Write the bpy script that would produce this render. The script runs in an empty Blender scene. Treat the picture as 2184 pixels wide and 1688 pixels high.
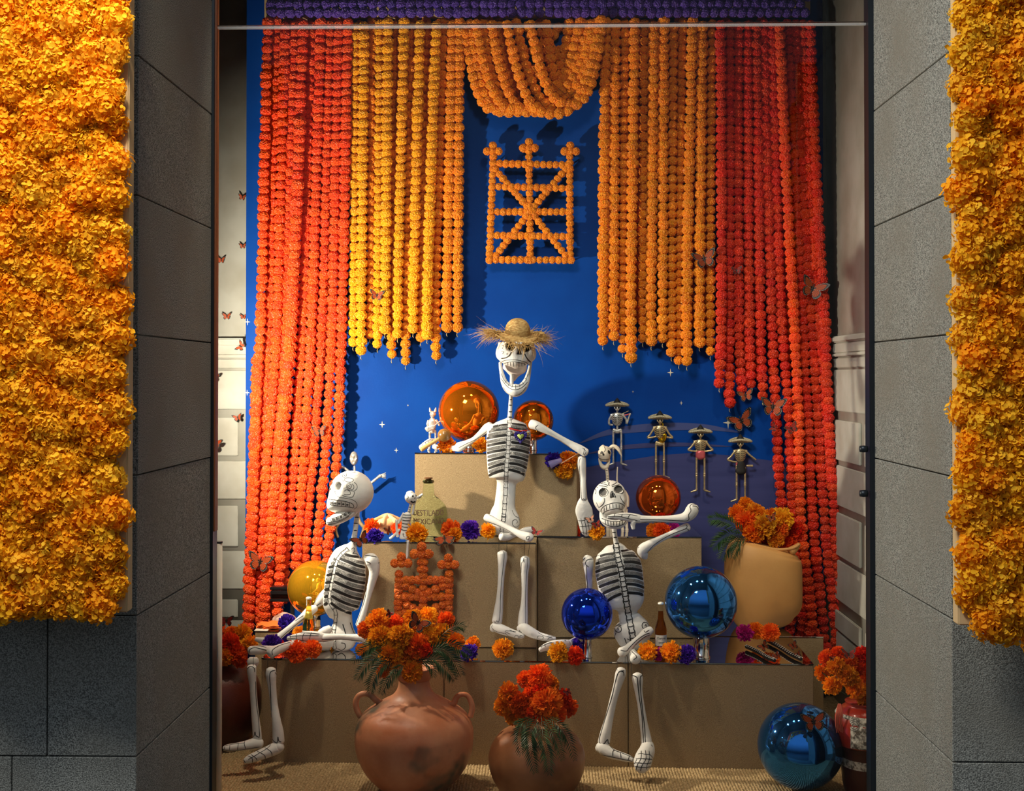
import bpy, bmesh, math, random
from mathutils import Vector, Matrix, Euler, noise
from mathutils.bvhtree import BVHTree
rnd = random.Random(7)
sc = bpy.context.scene
col = sc.collection
PI = math.pi
R = math.radians

# ---------------------------------------------------------------- camera
F = 2600.0
YAW, PITCH = R(1.2), R(0.7)
CAM = Vector((0, 0, 1.8))
SHY = -(39.0 + F * math.tan(PITCH)) / 2184.0
RC = Matrix.Rotation(YAW, 3, 'Z') @ Matrix.Rotation(PI / 2 + PITCH, 3, 'X')
cd = bpy.data.cameras.new('camera'); cam = bpy.data.objects.new('camera', cd); col.objects.link(cam)
cam.matrix_world = Matrix.Translation(CAM) @ RC.to_4x4()
cd.sensor_width = 36; cd.lens = 36 * F / 2184; cd.shift_y = SHY; cd.clip_start = 0.05
sc.camera = cam

def ray(px, py):
    return RC @ Vector(((px - 1092) / F, -(py - 844) / F + SHY * 2184 / F, -1))
def W(px, py, d):                     # measured position in the photograph -> point at distance d (world y)
    v = ray(px, py); return CAM + v * (d / v.y)
def Wz(px, py, z):                    # the same -> point on the horizontal plane z
    v = ray(px, py); return CAM + v * ((z - CAM.z) / v.z)
def PX(p):                            # point -> measured position
    v = RC.transposed() @ (p - CAM); return 1092 + v.x / -v.z * F, 844 - (v.y / -v.z - SHY * 2184 / F) * F
def S(d): return d / F                # metres per pixel at distance d

# ---------------------------------------------------------------- world, lights, exposure
w = bpy.data.worlds.new('world'); sc.world = w; w.use_nodes = True
wn = w.node_tree; bg = wn.nodes['Background']
tc = wn.nodes.new('ShaderNodeTexCoord'); sx = wn.nodes.new('ShaderNodeSeparateXYZ'); rp = wn.nodes.new('ShaderNodeValToRGB')
wn.links.new(tc.outputs['Generated'], sx.inputs[0]); wn.links.new(sx.outputs['Z'], rp.inputs[0]); wn.links.new(rp.outputs[0], bg.inputs[0])
rp.color_ramp.elements[0].position = 0.0; rp.color_ramp.elements[0].color = (0.03, 0.04, 0.05, 1)
rp.color_ramp.elements[1].position = 0.35; rp.color_ramp.elements[1].color = (0.46, 0.55, 0.68, 1)
bg.inputs[1].default_value = 0.62
def lamp(name, kind, loc, target, power, color, size=0.1, spot=None, blend=0.6, size_y=None):
    l = bpy.data.lights.new(name, kind); o = bpy.data.objects.new(name, l); col.objects.link(o)
    o.location = loc; o.rotation_euler = (Vector(target) - Vector(loc)).to_track_quat('-Z', 'Y').to_euler()
    l.energy = power; l.color = color
    if kind == 'AREA':
        l.shape = 'RECTANGLE' if size_y else 'SQUARE'; l.size = size
        if size_y: l.size_y = size_y
    else: l.shadow_soft_size = size
    if kind == 'SPOT': l.spot_size = R(spot); l.spot_blend = blend
    return o
lamp('display_spotlight', 'SPOT', (-1.66, 5.70, 1.74), (0.3, 6.9, 1.95), 235, (1.0, 0.86, 0.68), 0.035, 165, 0.5)
lamp('ceiling_spotlight', 'SPOT', (-1.05, 4.99, 4.0), (-0.55, 5.5, 0.4), 185, (1.0, 0.84, 0.64), 0.06, 66, 0.9)
lamp('ceiling_spotlight', 'SPOT', (0.85, 5.0, 4.0), (1.15, 6.25, 0.85), 120, (1.0, 0.82, 0.58), 0.05, 46, 0.7)
lamp('ceiling_spotlight', 'SPOT', (0.1, 5.1, 4.1), (0.0, 6.7, 2.4), 30, (1.0, 0.80, 0.58), 0.15, 110, 0.9)
lamp('arcade_lamp', 'SPOT', (-1.1, 2.7, 4.1), (-1.42, 3.8, 2.75), 120, (1.0, 0.80, 0.50), 0.08, 50, 1.0)
lamp('outside_fill', 'AREA', (-1.5, 1.7, 5.1), (0.5, 4.1, 1.0), 230, (1.0, 0.98, 0.94), 1.2)  # added soft area light standing in for overhead daylight outside
sc.view_settings.view_transform = 'Standard'; sc.view_settings.look = 'None'
sc.view_settings.exposure = 0.0; sc.view_settings.gamma = 1.0; sc.view_settings.use_curve_mapping = False

# ---------------------------------------------------------------- materials
def srgb(r, g, b):
    f = lambda c: (c / 255 / 12.92) if c <= 10 else ((c / 255 + 0.055) / 1.055) ** 2.4
    return (f(r), f(g), f(b), 1)
MATS = {}
def mat(name, c, rough=0.6, metal=0.0, noise_scale=0, c2=None, bump=0, bump_scale=None, trans=0, ior=1.45, rand=None,
        sheen=0, coat=0, spec=0.5, detail=4, contrast=(0.35, 0.65), stretch=None, petal=0, alpha=None, two=None):
    if name in MATS: return MATS[name]
    m = bpy.data.materials.new(name); m.use_nodes = True; n = m.node_tree; N = n.nodes; L = n.links
    b = N['Principled BSDF']; b.inputs['Base Color'].default_value = c; b.inputs['Roughness'].default_value = rough
    b.inputs['Metallic'].default_value = metal; b.inputs['IOR'].default_value = ior
    b.inputs['Transmission Weight'].default_value = trans; b.inputs['Coat Weight'].default_value = coat
    b.inputs['Specular IOR Level'].default_value = spec
    if alpha is not None: b.inputs['Alpha'].default_value = alpha
    tcn = N.new('ShaderNodeTexCoord'); vec = tcn.outputs['Object']
    if stretch:
        mp = N.new('ShaderNodeMapping'); mp.inputs['Scale'].default_value = stretch; L.new(vec, mp.inputs[0]); vec = mp.outputs[0]
    out = None
    if noise_scale and c2:
        t = N.new('ShaderNodeTexNoise'); t.inputs['Scale'].default_value = noise_scale; t.inputs['Detail'].default_value = detail
        L.new(vec, t.inputs['Vector']); r_ = N.new('ShaderNodeValToRGB'); L.new(t.outputs[0], r_.inputs[0])
        r_.color_ramp.elements[0].position = contrast[0]; r_.color_ramp.elements[1].position = contrast[1]
        r_.color_ramp.elements[0].color = c; r_.color_ramp.elements[1].color = c2
        out = r_.outputs[0]; L.new(out, b.inputs['Base Color'])
        if two:                        # a second, larger stain layer: (scale, colour, lo, hi)
            t2 = N.new('ShaderNodeTexNoise'); t2.inputs['Scale'].default_value = two[0]; t2.inputs['Detail'].default_value = 3
            L.new(vec, t2.inputs['Vector']); mr = N.new('ShaderNodeMapRange'); L.new(t2.outputs[0], mr.inputs[0])
            mr.inputs[1].default_value = two[2]; mr.inputs[2].default_value = two[3]
            mx = N.new('ShaderNodeMix'); mx.data_type = 'RGBA'; L.new(mr.outputs[0], mx.inputs[0]); L.new(out, mx.inputs[6]); mx.inputs[7].default_value = two[1]
            out = mx.outputs[2]; L.new(out, b.inputs['Base Color'])
    if rand:                           # each copy a little different in hue and brightness
        oi = N.new('ShaderNodeObjectInfo'); hs = N.new('ShaderNodeHueSaturation')
        mr = N.new('ShaderNodeMapRange'); L.new(oi.outputs['Random'], mr.inputs[0]); mr.inputs[3].default_value = 0.5 - rand[0]; mr.inputs[4].default_value = 0.5 + rand[0]
        mv = N.new('ShaderNodeMapRange'); ml = N.new('ShaderNodeMath'); ml.operation = 'MULTIPLY'; ml.inputs[1].default_value = 7.31; L.new(oi.outputs['Random'], ml.inputs[0])
        fr = N.new('ShaderNodeMath'); fr.operation = 'FRACT'; L.new(ml.outputs[0], fr.inputs[0]); L.new(fr.outputs[0], mv.inputs[0])
        mv.inputs[3].default_value = 1 - rand[1]; mv.inputs[4].default_value = 1 + rand[1] * 0.6
        L.new(mr.outputs[0], hs.inputs['Hue']); L.new(mv.outputs[0], hs.inputs['Value'])
        if out: L.new(out, hs.inputs['Color'])
        else: hs.inputs['Color'].default_value = c
        out = hs.outputs[0]; L.new(out, b.inputs['Base Color'])
    if bump:
        t = N.new('ShaderNodeTexNoise'); t.inputs['Scale'].default_value = bump_scale or 200; t.inputs['Detail'].default_value = 3
        L.new(vec, t.inputs['Vector']); bp = N.new('ShaderNodeBump'); bp.inputs['Strength'].default_value = bump; bp.inputs['Distance'].default_value = 0.004
        L.new(t.outputs[0], bp.inputs['Height']); L.new(bp.outputs[0], b.inputs['Normal'])
    if petal:
        tr = N.new('ShaderNodeBsdfTranslucent'); ms = N.new('ShaderNodeMixShader'); ms.inputs[0].default_value = petal
        if out: L.new(out, tr.inputs[0])
        else: tr.inputs[0].default_value = c
        L.new(b.outputs[0], ms.inputs[1]); L.new(tr.outputs[0], ms.inputs[2]); L.new(ms.outputs[0], N['Material Output'].inputs[0])
    MATS[name] = m; return m

WHITE = mat('painted_papier_mache', (0.66, 0.645, 0.60, 1), 0.55, noise_scale=9, c2=(0.73, 0.72, 0.68, 1), bump=0.35, bump_scale=60)
BLACK = mat('black_paint', (0.012, 0.011, 0.010, 1), 0.5)
GREYP = mat('grey_wash_paint', (0.085, 0.08, 0.075, 1), 0.6)
LINEN = mat('linen', srgb(172, 149, 113), 0.9, noise_scale=420, c2=srgb(134, 112, 82), bump=0.4, bump_scale=520, spec=0.12, detail=6, stretch=(0.5, 1, 1.8))
MIRROR = mat('mirror_sheet', (0.62, 0.60, 0.58, 1), 0.03, 1.0)
STONE = mat('granite', srgb(160, 161, 152), 0.9, noise_scale=240, c2=srgb(76, 77, 73), bump=1.0, bump_scale=240, detail=8, spec=0.25, contrast=(0.38, 0.62), two=(2.2, srgb(120, 117, 106), 0.42, 0.75))
MORTAR = mat('mortar', srgb(40, 36, 30), 0.95)
GREEN = mat('palm_leaf', srgb(62, 92, 46), 0.5, noise_scale=20, c2=srgb(28, 52, 26), rand=(0.02, 0.3))
STEM = mat('stem', srgb(50, 70, 32), 0.6)
CHROME = mat('chrome', (0.75, 0.74, 0.72, 1), 0.12, 1.0)
SILVER = mat('silver_metal', (0.72, 0.70, 0.64, 1), 0.3, 0.55, noise_scale=70, c2=(0.35, 0.33, 0.28, 1), contrast=(0.4, 0.7))
BRASSY = mat('antique_gold_metal', (0.66, 0.50, 0.26, 1), 0.32, 0.6, noise_scale=70, c2=(0.42, 0.32, 0.18, 1), contrast=(0.45, 0.7))
THREAD = mat('black_thread', (0.02, 0.018, 0.015, 1), 0.9)
def flowermat(n, c, c2, rd=(0.010, 0.18), tl=0.30):
    return mat(n, c, 0.75, noise_scale=28, c2=c2, rand=rd, petal=tl, spec=0.15, detail=2)
FL = {'orange': flowermat('orange_petals', (0.90, 0.20, 0.008, 1), (0.95, 0.34, 0.015, 1)),
      'amber': flowermat('amber_petals', (0.92, 0.30, 0.01, 1), (0.97, 0.46, 0.02, 1)),
      'scarlet': flowermat('scarlet_petals', (0.80, 0.045, 0.006, 1), (0.90, 0.10, 0.01, 1)),
      'vermilion': flowermat('vermilion_petals', (0.90, 0.11, 0.01, 1), (0.95, 0.22, 0.02, 1)),
      'purple': flowermat('purple_petals', (0.05, 0.012, 0.32, 1), (0.11, 0.03, 0.48, 1)),
      'magenta': flowermat('magenta_petals', (0.50, 0.01, 0.22, 1), (0.65, 0.03, 0.32, 1)),
      'yellow': flowermat('yellow_petals', (0.94, 0.40, 0.012, 1), (0.96, 0.55, 0.03, 1))}
def pommat(n, c, c2, sp=0.5):
    return mat(n, c, 0.5, noise_scale=60, c2=c2, rand=(0.004, 0.13), spec=sp, petal=0.15, detail=2)
PM = {'red': pommat('red_tinsel', (0.88, 0.055, 0.007, 1), (0.92, 0.11, 0.012, 1)),
      'deepred': pommat('deep_red_tinsel', (0.68, 0.024, 0.004, 1), (0.76, 0.045, 0.007, 1)),
      'gold': pommat('golden_tinsel', (0.92, 0.36, 0.006, 1), (0.95, 0.47, 0.010, 1)),
      'orange': pommat('orange_tinsel', (0.88, 0.235, 0.006, 1), (0.92, 0.335, 0.010, 1)),
      'rust': pommat('rust_tinsel', (0.62, 0.10, 0.008, 1), (0.78, 0.17, 0.010, 1)),
      'purple': pommat('purple_tinsel', (0.055, 0.02, 0.24, 1), (0.12, 0.06, 0.42, 1))}

# ---------------------------------------------------------------- object helpers
BASE = {}; GEO = {}; FLATIDS = {}
def mesh(name, V, Fc, mats=None, mi=None, smooth=True, off=None):
    me = bpy.data.meshes.new(name)
    if off is not None: V = [v - off for v in V]
    me.from_pydata([tuple(v) for v in V], [], Fc)
    for m in (mats or []): me.materials.append(m)
    if mi: me.polygons.foreach_set('material_index', mi)
    if smooth: me.polygons.foreach_set('use_smooth', [True] * len(me.polygons))
    me.update(); return me
def link(name, data, parent=None, loc=(0, 0, 0), world=None):
    """an object; world: its origin in world space, turned into the parent's frame"""
    o = bpy.data.objects.new(name, data); col.objects.link(o)
    pb = BASE[parent.name] if parent else Vector((0, 0, 0))
    if world is None: world = pb
    world = Vector(world)
    if parent: o.parent = parent
    o.location = world - pb; BASE[o.name] = world
    return o
def tag(o, label=None, cat=None, group=None, kind=None):
    for k, v in (('label', label), ('category', cat), ('group', group), ('kind', kind)):
        if v: o[k] = v
    return o
def thing(name, label, cat, loc, group=None):
    return tag(link(name, None, None, world=loc), label, cat, group)
def mk(name, V, Fc, m, parent=None, mi=None, smooth=True, origin=None):
    """V in world space -> one mesh object"""
    if origin is None: origin = BASE[parent.name] if parent else sum(V, Vector()) / len(V)
    ms = m if isinstance(m, (list, tuple)) else [m]
    if id(V) in FLATIDS: smooth = False
    me = mesh(name, V, Fc, ms, mi, smooth, off=Vector(origin))
    o = link(name, me, parent, world=origin); GEO[o.name] = (V, Fc); return o
def inst(name, me, parent, world, rot=(0, 0, 0), scale=1):
    o = link(name, me, parent, world=world); o.rotation_euler = rot
    o.scale = (scale,) * 3 if not hasattr(scale, '__len__') else scale
    return o
def struct(o): o['kind'] = 'structure'; return o


def join(*parts):
    V, Fc = [], []
    for v, f in parts:
        k = len(V); V += v; Fc += [tuple(i + k for i in q) for q in f]
        if id(v) in FLATIDS: FLATIDS[id(V)] = V
    return V, Fc
def crom(P, k):
    """Catmull-Rom through tuples"""
    if len(P) < 3 or k < 2: 
        out = []
        for a, b in zip(P[:-1], P[1:]):
            for j in range(k): out.append(tuple(x + (y - x) * j / k for x, y in zip(a, b)))
        return out + [tuple(P[-1])]
    Q = [P[0]] + list(P) + [P[-1]]; out = []
    for i in range(1, len(Q) - 2):
        a, b, c, d = Q[i - 1], Q[i], Q[i + 1], Q[i + 2]
        for j in range(k):
            t = j / k
            out.append(tuple(0.5 * (2 * q + (r_ - p) * t + (2 * p - 5 * q + 4 * r_ - s) * t * t + (3 * q - p - 3 * r_ + s) * t ** 3) for p, q, r_, s in zip(a, b, c, d)))
    out.append(tuple(P[-1])); return out
def tube(P, rad, n=12, flat=1.0, cap=0.6, power=1.0, ref=Vector((0, 1, 0))):
    """loft rings along points; rad: in-plane radius; flat: depth radius factor (number or list); power<1: boxier"""
    P = [Vector(p) for p in P]; m = len(P)
    fl = flat if hasattr(flat, '__len__') else [flat] * m
    rings = []
    T = []
    for i in range(m):
        t = (P[min(i + 1, m - 1)] - P[max(i - 1, 0)]); T.append(t.normalized() if t.length > 1e-9 else Vector((0, 0, 1)))
    seq = []
    if cap:
        for a in (1.0, 0.92, 0.7, 0.38): seq.append((P[0] - T[0] * rad[0] * cap * a, T[0], rad[0] * math.sqrt(max(0.0, 1 - a * a)) + 1e-5, fl[0]))
    for i in range(m): seq.append((P[i], T[i], rad[i], fl[i]))
    if cap:
        for a in (0.38, 0.7, 0.92, 1.0): seq.append((P[-1] + T[-1] * rad[-1] * cap * a, T[-1], rad[-1] * math.sqrt(max(0.0, 1 - a * a)) + 1e-5, fl[-1]))
    V, Fc = [], []; last = None
    for p, t, r_, f in seq:
        s = t.cross(ref)
        if s.length < 0.15: s = t.cross(Vector((0, 0, 1))) if last is None else last
        s = (s - t * s.dot(t)).normalized()
        if last is not None and s.dot(last) < 0: s = -s
        last = s; dv = s.cross(t).normalized()
        if dv.dot(ref) < 0 and abs(dv.dot(ref)) > 0.2: dv = dv
        for j in range(n):
            a = 2 * PI * j / n; c_, s_ = math.cos(a), math.sin(a)
            if power != 1.0:
                c_ = math.copysign(abs(c_) ** power, c_); s_ = math.copysign(abs(s_) ** power, s_)
            V.append(p + s * (c_ * r_) + dv * (s_ * r_ * f))
    for i in range(len(seq) - 1):
        for j in range(n):
            a = i * n + j; b = i * n + (j + 1) % n; Fc.append((a, b, b + n, a + n))
    Fc.append(tuple(range(n - 1, -1, -1))); Fc.append(tuple(range((len(seq) - 1) * n, len(seq) * n)))
    return V, Fc
def pxtube(L, n=14, k=5, flat=1.0, cap=0.6, power=1.0):
    """L: (px, py, d, r_px)"""
    Q = crom(L, k)
    return tube([W(a[0], a[1], a[2]) for a in Q], [max(0.3, a[3]) * S(a[2]) for a in Q], n, flat, cap, power)
def box(x0, x1, y0, y1, z0, z1):
    V = [Vector((x, y, z)) for z in (z0, z1) for y in (y0, y1) for x in (x0, x1)]
    return V, [(0, 2, 3, 1), (4, 5, 7, 6), (0, 1, 5, 4), (2, 6, 7, 3), (0, 4, 6, 2), (1, 3, 7, 5)]
def bevbox(x0, x1, y0, y1, z0, z1, b=0.004, seg=2):
    bm = bmesh.new(); V, Fc = box(x0, x1, y0, y1, z0, z1); vs = [bm.verts.new(v) for v in V]
    for f in Fc: bm.faces.new([vs[i] for i in f])
    bmesh.ops.bevel(bm, geom=bm.edges[:] , offset=b, segments=seg, affect='EDGES')
    bm.verts.index_update(); o = [v.co.copy() for v in bm.verts], [tuple(v.index for v in f.verts) for f in bm.faces]; bm.free(); FLATIDS[id(o[0])] = o[0]; return o
def lathe(prof, c, n=40, wob=0.0, sq=1.0):
    """prof: (r, z) from bottom to top round the vertical through c"""
    V, Fc = [], []; m = len(prof)
    for i, (r_, z) in enumerate(prof):
        for j in range(n):
            a = 2 * PI * j / n; rr = r_ * (1 + wob * noise.noise(Vector((math.cos(a) * 1.5, math.sin(a) * 1.5, z * 6 + c[0] * 9))))
            V.append(Vector((c[0] + rr * math.cos(a), c[1] + rr * math.sin(a) * sq, c[2] + z)))
    for i in range(m - 1):
        for j in range(n):
            a = i * n + j; b = i * n + (j + 1) % n; Fc.append((a, b, b + n, a + n))
    Fc.append(tuple(range(n - 1, -1, -1)))
    if prof[-1][0] > 1e-4: Fc.append(tuple(range((m - 1) * n, m * n)))
    return V, Fc
def ball(c, r, sub=4, sc_=(1, 1, 1)):
    bm = bmesh.new(); bmesh.ops.create_icosphere(bm, subdivisions=sub, radius=r)
    bm.verts.index_update()
    V = [Vector((v.co.x * sc_[0], v.co.y * sc_[1], v.co.z * sc_[2])) + Vector(c) for v in bm.verts]; Fc = [tuple(v.index for v in f.verts) for f in bm.faces]; bm.free(); return V, Fc
def xf(g, M_):
    V = [M_ @ v for v in g[0]]
    if id(g[0]) in FLATIDS: FLATIDS[id(V)] = V
    return V, g[1]
def prism(poly, M_, th):
    """extrude a 2-D outline (x, z) by th along y, placed by matrix"""
    n = len(poly); V = [M_ @ Vector((x, -th / 2, z)) for x, z in poly] + [M_ @ Vector((x, th / 2, z)) for x, z in poly]
    return V, [tuple(range(n)), tuple(range(2 * n - 1, n - 1, -1))] + [(i, i + n, (i + 1) % n + n, (i + 1) % n) for i in range(n)]

def paint(part, lines, wpx=2.0, m=None, name='painted_line', closed=False, smooth=5, lift=0.0009, front=True):
    """thin paint strokes laid on the real surface of a part"""
    V0, F0 = GEO[part.name]; bvh = BVHTree.FromPolygons(V0, F0)
    V, Fc = [], []
    for ln in lines:
        ww = wpx
        if isinstance(ln, tuple) and len(ln) == 2 and hasattr(ln[1], '__len__') and not hasattr(ln[0], '__len__'): ww, ln = ln
        Q = crom(ln, smooth)
        pts = []
        for a, b in zip(Q[:-1], Q[1:]):
            n = max(1, int(math.hypot(b[0] - a[0], b[1] - a[1]) / 2.0))
            for j in range(n): pts.append((a[0] + (b[0] - a[0]) * j / n, a[1] + (b[1] - a[1]) * j / n))
        pts.append(Q[-1]); run = []
        def flush(run):
            if len(run) < 2: return
            for i, (p, nn, d) in enumerate(run):
                t = run[min(i + 1, len(run) - 1)][0] - run[max(i - 1, 0)][0]; s = nn.cross(t)
                if s.length < 1e-9: s = Vector((1, 0, 0))
                s.normalize(); h = ww * S(d) / 2
                if i < 1 or i > len(run) - 2: h *= 0.5
                V.append(p + nn * lift - s * h); V.append(p + nn * lift + s * h)
                if i: k = len(V); Fc.append((k - 4, k - 3, k - 1, k - 2))
        for q in pts:
            r_ = ray(*q).normalized(); h = bvh.ray_cast(CAM, r_)
            if h[0] is None: flush(run); run = []; continue
            nn = h[1] if h[1].dot(r_) < 0 else -h[1]
            if run and (run[-1][0] - h[0]).length > 0.035: flush(run); run = []
            run.append((h[0], nn, h[0].y))
        flush(run)
    if not Fc: return None
    return mk(name, V, Fc, m or BLACK, part)
# ================================================================ SETTING
def world_uv(o): return o
FLOORM = mat('sisal', srgb(196, 170, 128), 0.95, noise_scale=90, c2=srgb(140, 116, 80), bump=0.6, bump_scale=300, spec=0.1)
WALLW = mat('pale_plaster', srgb(186, 187, 178), 0.8, noise_scale=5, c2=srgb(168, 166, 154))
DARKM = mat('dark_metal_frame', srgb(38, 44, 50), 0.4, 0.6)
BROWNE = mat('orange_brown_edge', srgb(120, 66, 34), 0.6)
struct(mk('floor', *box(-2.15, 1.75, 4.86, 7.1, -0.05, 0.0), FLOORM))
# woven ribs of the sisal carpet: long low cords running to the back
V, Fc = [], []
x = -1.62
while x < 1.66:
    n = 46; y0, y1 = 4.92, 6.25
    for i in range(n + 1):
        y = y0 + (y1 - y0) * i / n
        s = 0.0018 * math.sin(i * PI + x * 400)
        for dx, dz in ((-0.0062, 0.0), (-0.0028, 0.0052), (0.0028, 0.0052), (0.0062, 0.0)):
            V.append(Vector((x + dx + s, y, 0.0002 + dz * (0.7 + 0.3 * math.cos(i * PI + x * 300)))))
        if i:
            k = len(V) - 8
            for j in range(3): Fc.append((k + j, k + j + 1, k + j + 5, k + j + 4))
    x += 0.0135
o = mk('sisal_ribs', V, Fc, FLOORM); tag(o, 'tan ribbed sisal weave covering the window floor', 'carpet', kind='stuff')
struct(mk('wall_back', *box(-2.15, 1.75, 7.05, 7.15, 0, 4.35), WALLW))
struct(mk('wall_left', *box(-2.25, -2.15, 4.86, 7.15, 0, 4.35), WALLW))
wr = struct(mk('wall_right', *box(1.665, 1.765, 4.86, 7.05, 0, 4.35), WALLW))
struct(mk('ceiling', *box(-2.25, 1.765, 4.86, 7.15, 4.35, 4.45), mat('dark_ceiling', srgb(60, 56, 50), 0.9)))
yz = lambda y: 1.8 + (805 - y) * 7.05 / 2600
XL = (520 - 1146) * 7.05 / 2600; XI = (506 - 1146) * 7.05 / 2600
wb = bpy.data.objects['wall_back']
tr_ = struct(mk('trim_1', *join(bevbox(-2.15, XL + 0.3, 6.985, 7.05, yz(735), yz(722), 0.008), bevbox(-2.15, XL + 0.3, 7.01, 7.05, yz(757), yz(735), 0.006), bevbox(-2.15, XL + 0.3, 7.0, 7.05, yz(763), yz(757), 0.003)), WALLW))
for y0, y1, ins in ((766, 786, 0), (790, 874, 0), (892, 973, 1), (984, 1066, 0), (1080, 1167, 1), (1176, 1258, 0), (1280, 1318, 1), (1324, 1420, 0)):
    mk('wall_panel', *bevbox(-2.14, (XI if ins else XL + 0.3), 7.038 if ins else 7.042, 7.05, yz(y1), yz(y0), 0.004), WALLW, wb)
    mk('wall_panel', *bevbox(1.650 if ins else 1.655, 1.665, 4.95, 6.2 if ins else 7.0, yz(y1), yz(y0), 0.004), WALLW, wr)
    if ins: mk('wall_panel', *bevbox(1.650, 1.665, 6.3, 7.0, yz(y1), yz(y0), 0.004), WALLW, wr)
struct(mk('trim_2', *join(bevbox(1.635, 1.665, 4.93, 7.04, yz(735), yz(722), 0.008), bevbox(1.648, 1.665, 4.93, 7.04, yz(757), yz(735), 0.006), bevbox(1.642, 1.665, 4.93, 7.04, yz(763), yz(757), 0.003)), WALLW))

# stone piers either side of the shop window
rows = [0.09 + 0.4585 * i + 0.0 for i in range(-2, 10)]
rows = [0.56 + 0.4595 * i for i in range(-3, 9)]
def pier(name, xe, sgn, joints):
    root = struct(link(name, None, world=(xe, 4.4, rows[0])))
    back = mk('mortar_bed', *box(min(xe - sgn * 0.02, xe - sgn * 1.8), max(xe - sgn * 0.02, xe - sgn * 1.8), 3.99, 4.86, rows[0], rows[-1]), MORTAR, root)
    for i, z in enumerate(rows[:-1]):
        a = xe
        for k, jx in enumerate(joints[i % len(joints)] + [xe - sgn * 1.8]):
            g = 0.0022; y0 = 3.97 + rnd.uniform(-0.003, 0.003)
            lo, hi = min(a, jx) + (g if k or 1 else 0), max(a, jx) - g
            if k == 0:
                if sgn < 0: lo = a + rnd.uniform(0, 0.002)
                else: hi = a - rnd.uniform(0, 0.002)
            mk('stone_block', *bevbox(lo, hi, y0, 4.86 if k == 0 else 4.6, z + g, z + 0.4595 - g, 0.002, 1), STONE, root)
            a = jx
pier('wall_stone_left', -1.309, 1, [[-1.72, -2.3], [-1.605, -2.2]])
pier('wall_stone_right', 1.334, -1, [[1.95], [1.78, 2.4]])
struct(mk('lintel_wall', *box(-3.2, 3.2, 3.97, 4.86, 4.05, 4.6), STONE))
struct(mk('ground', *box(-8, 8, -6, 4.86, -0.75, -0.7), mat('paving', srgb(95, 92, 88), 0.9, noise_scale=30, c2=srgb(70, 68, 64))))
struct(mk('window_sill', *box(-1.4, 1.4, 4.5, 4.92, -0.75, -0.06), STONE))
for sx_, nm in ((-1, 'left'), (1, 'right')):
    xe = -1.309 if sx_ < 0 else 1.334
    tk = 0.009 if sx_ < 0 else 0.018
    struct(mk('trim_%d' % (3 if sx_ < 0 else 4), *bevbox(min(xe + sx_ * 0.03, xe - sx_ * tk), max(xe + sx_ * 0.03, xe - sx_ * tk), 4.861, 4.93, -0.05, 4.1, 0.002), DARKM))
struct(mk('trim_5', *bevbox(-1.300, -1.295, 4.875, 4.92, 1.18, 4.1, 0.001), BROWNE))  # thin orange-brown strip along the inside of the left frame
# hinge buttons on the right frame
hg = thing('door_hinge', 'dark round hinge buttons on the right window frame', 'hinge', (1.31, 4.9, 1.37))
for py in (958, 1053): mk('button', *lathe([(0.001, -0.014), (0.016, -0.012), (0.018, 0.0), (0.016, 0.012), (0.001, 0.014)], W(1842, py, 4.87), 16), DARKM, hg)
# glass
gm = bpy.data.materials.new('window_glass'); gm.use_nodes = True; gn = gm.node_tree; gn.nodes.clear()
a_ = gn.nodes.new('ShaderNodeBsdfTransparent'); a_.inputs[0].default_value = (0.95, 0.975, 0.96, 1); b_ = gn.nodes.new('ShaderNodeBsdfGlossy'); b_.inputs['Roughness'].default_value = 0.0
f_ = gn.nodes.new('ShaderNodeFresnel'); f_.inputs[0].default_value = 1.33; x_ = gn.nodes.new('ShaderNodeMixShader'); o_ = gn.nodes.new('ShaderNodeOutputMaterial')
gn.links.new(f_.outputs[0], x_.inputs[0]); gn.links.new(a_.outputs[0], x_.inputs[1]); gn.links.new(b_.outputs[0], x_.inputs[2]); gn.links.new(x_.outputs[0], o_.inputs[0])
win = struct(link('window_1', None, world=(0, 4.9, 0)))
def pane(z0, z1): mk('glass_pane', [Vector((-1.30, 4.9, z0)), Vector((1.316, 4.9, z0)), Vector((1.316, 4.9, z1)), Vector((-1.30, 4.9, z1))], [(0, 1, 2, 3)], gm, win, smooth=False)
zj = W(1146, 56, 4.9).z
pane(-0.06, zj - 0.004); pane(zj + 0.004, 4.1)
mk('glass_joint', *bevbox(-1.30, 1.316, 4.893, 4.907, zj - 0.0045, zj + 0.0045, 0.001), mat('silicone_edge', srgb(200, 200, 196), 0.15, alpha=0.35), win)
mk('glass_joint', *bevbox(-1.30, 1.316, 4.895, 4.905, zj + 0.008, zj + 0.011, 0.001), mat('dark_glass_edge', srgb(60, 50, 44), 0.2, alpha=0.7), win)

# blue backdrop
BLUE = mat('blue_backdrop_print', (0.0004, 0.042, 0.26, 1), 0.6, spec=0.12, noise_scale=3, c2=(0.0006, 0.054, 0.31, 1), bump=0.12, bump_scale=90)
PX0, PX1 = W(524, 800, 6.93).x, W(1757, 800, 6.93).x
bp_ = mk('backdrop_panel', *bevbox(PX0, PX1, 6.93, 6.99, 0.0, 4.25, 0.002), BLUE)
tag(bp_, 'tall cobalt blue backdrop panel behind the garlands', 'backdrop')
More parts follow.
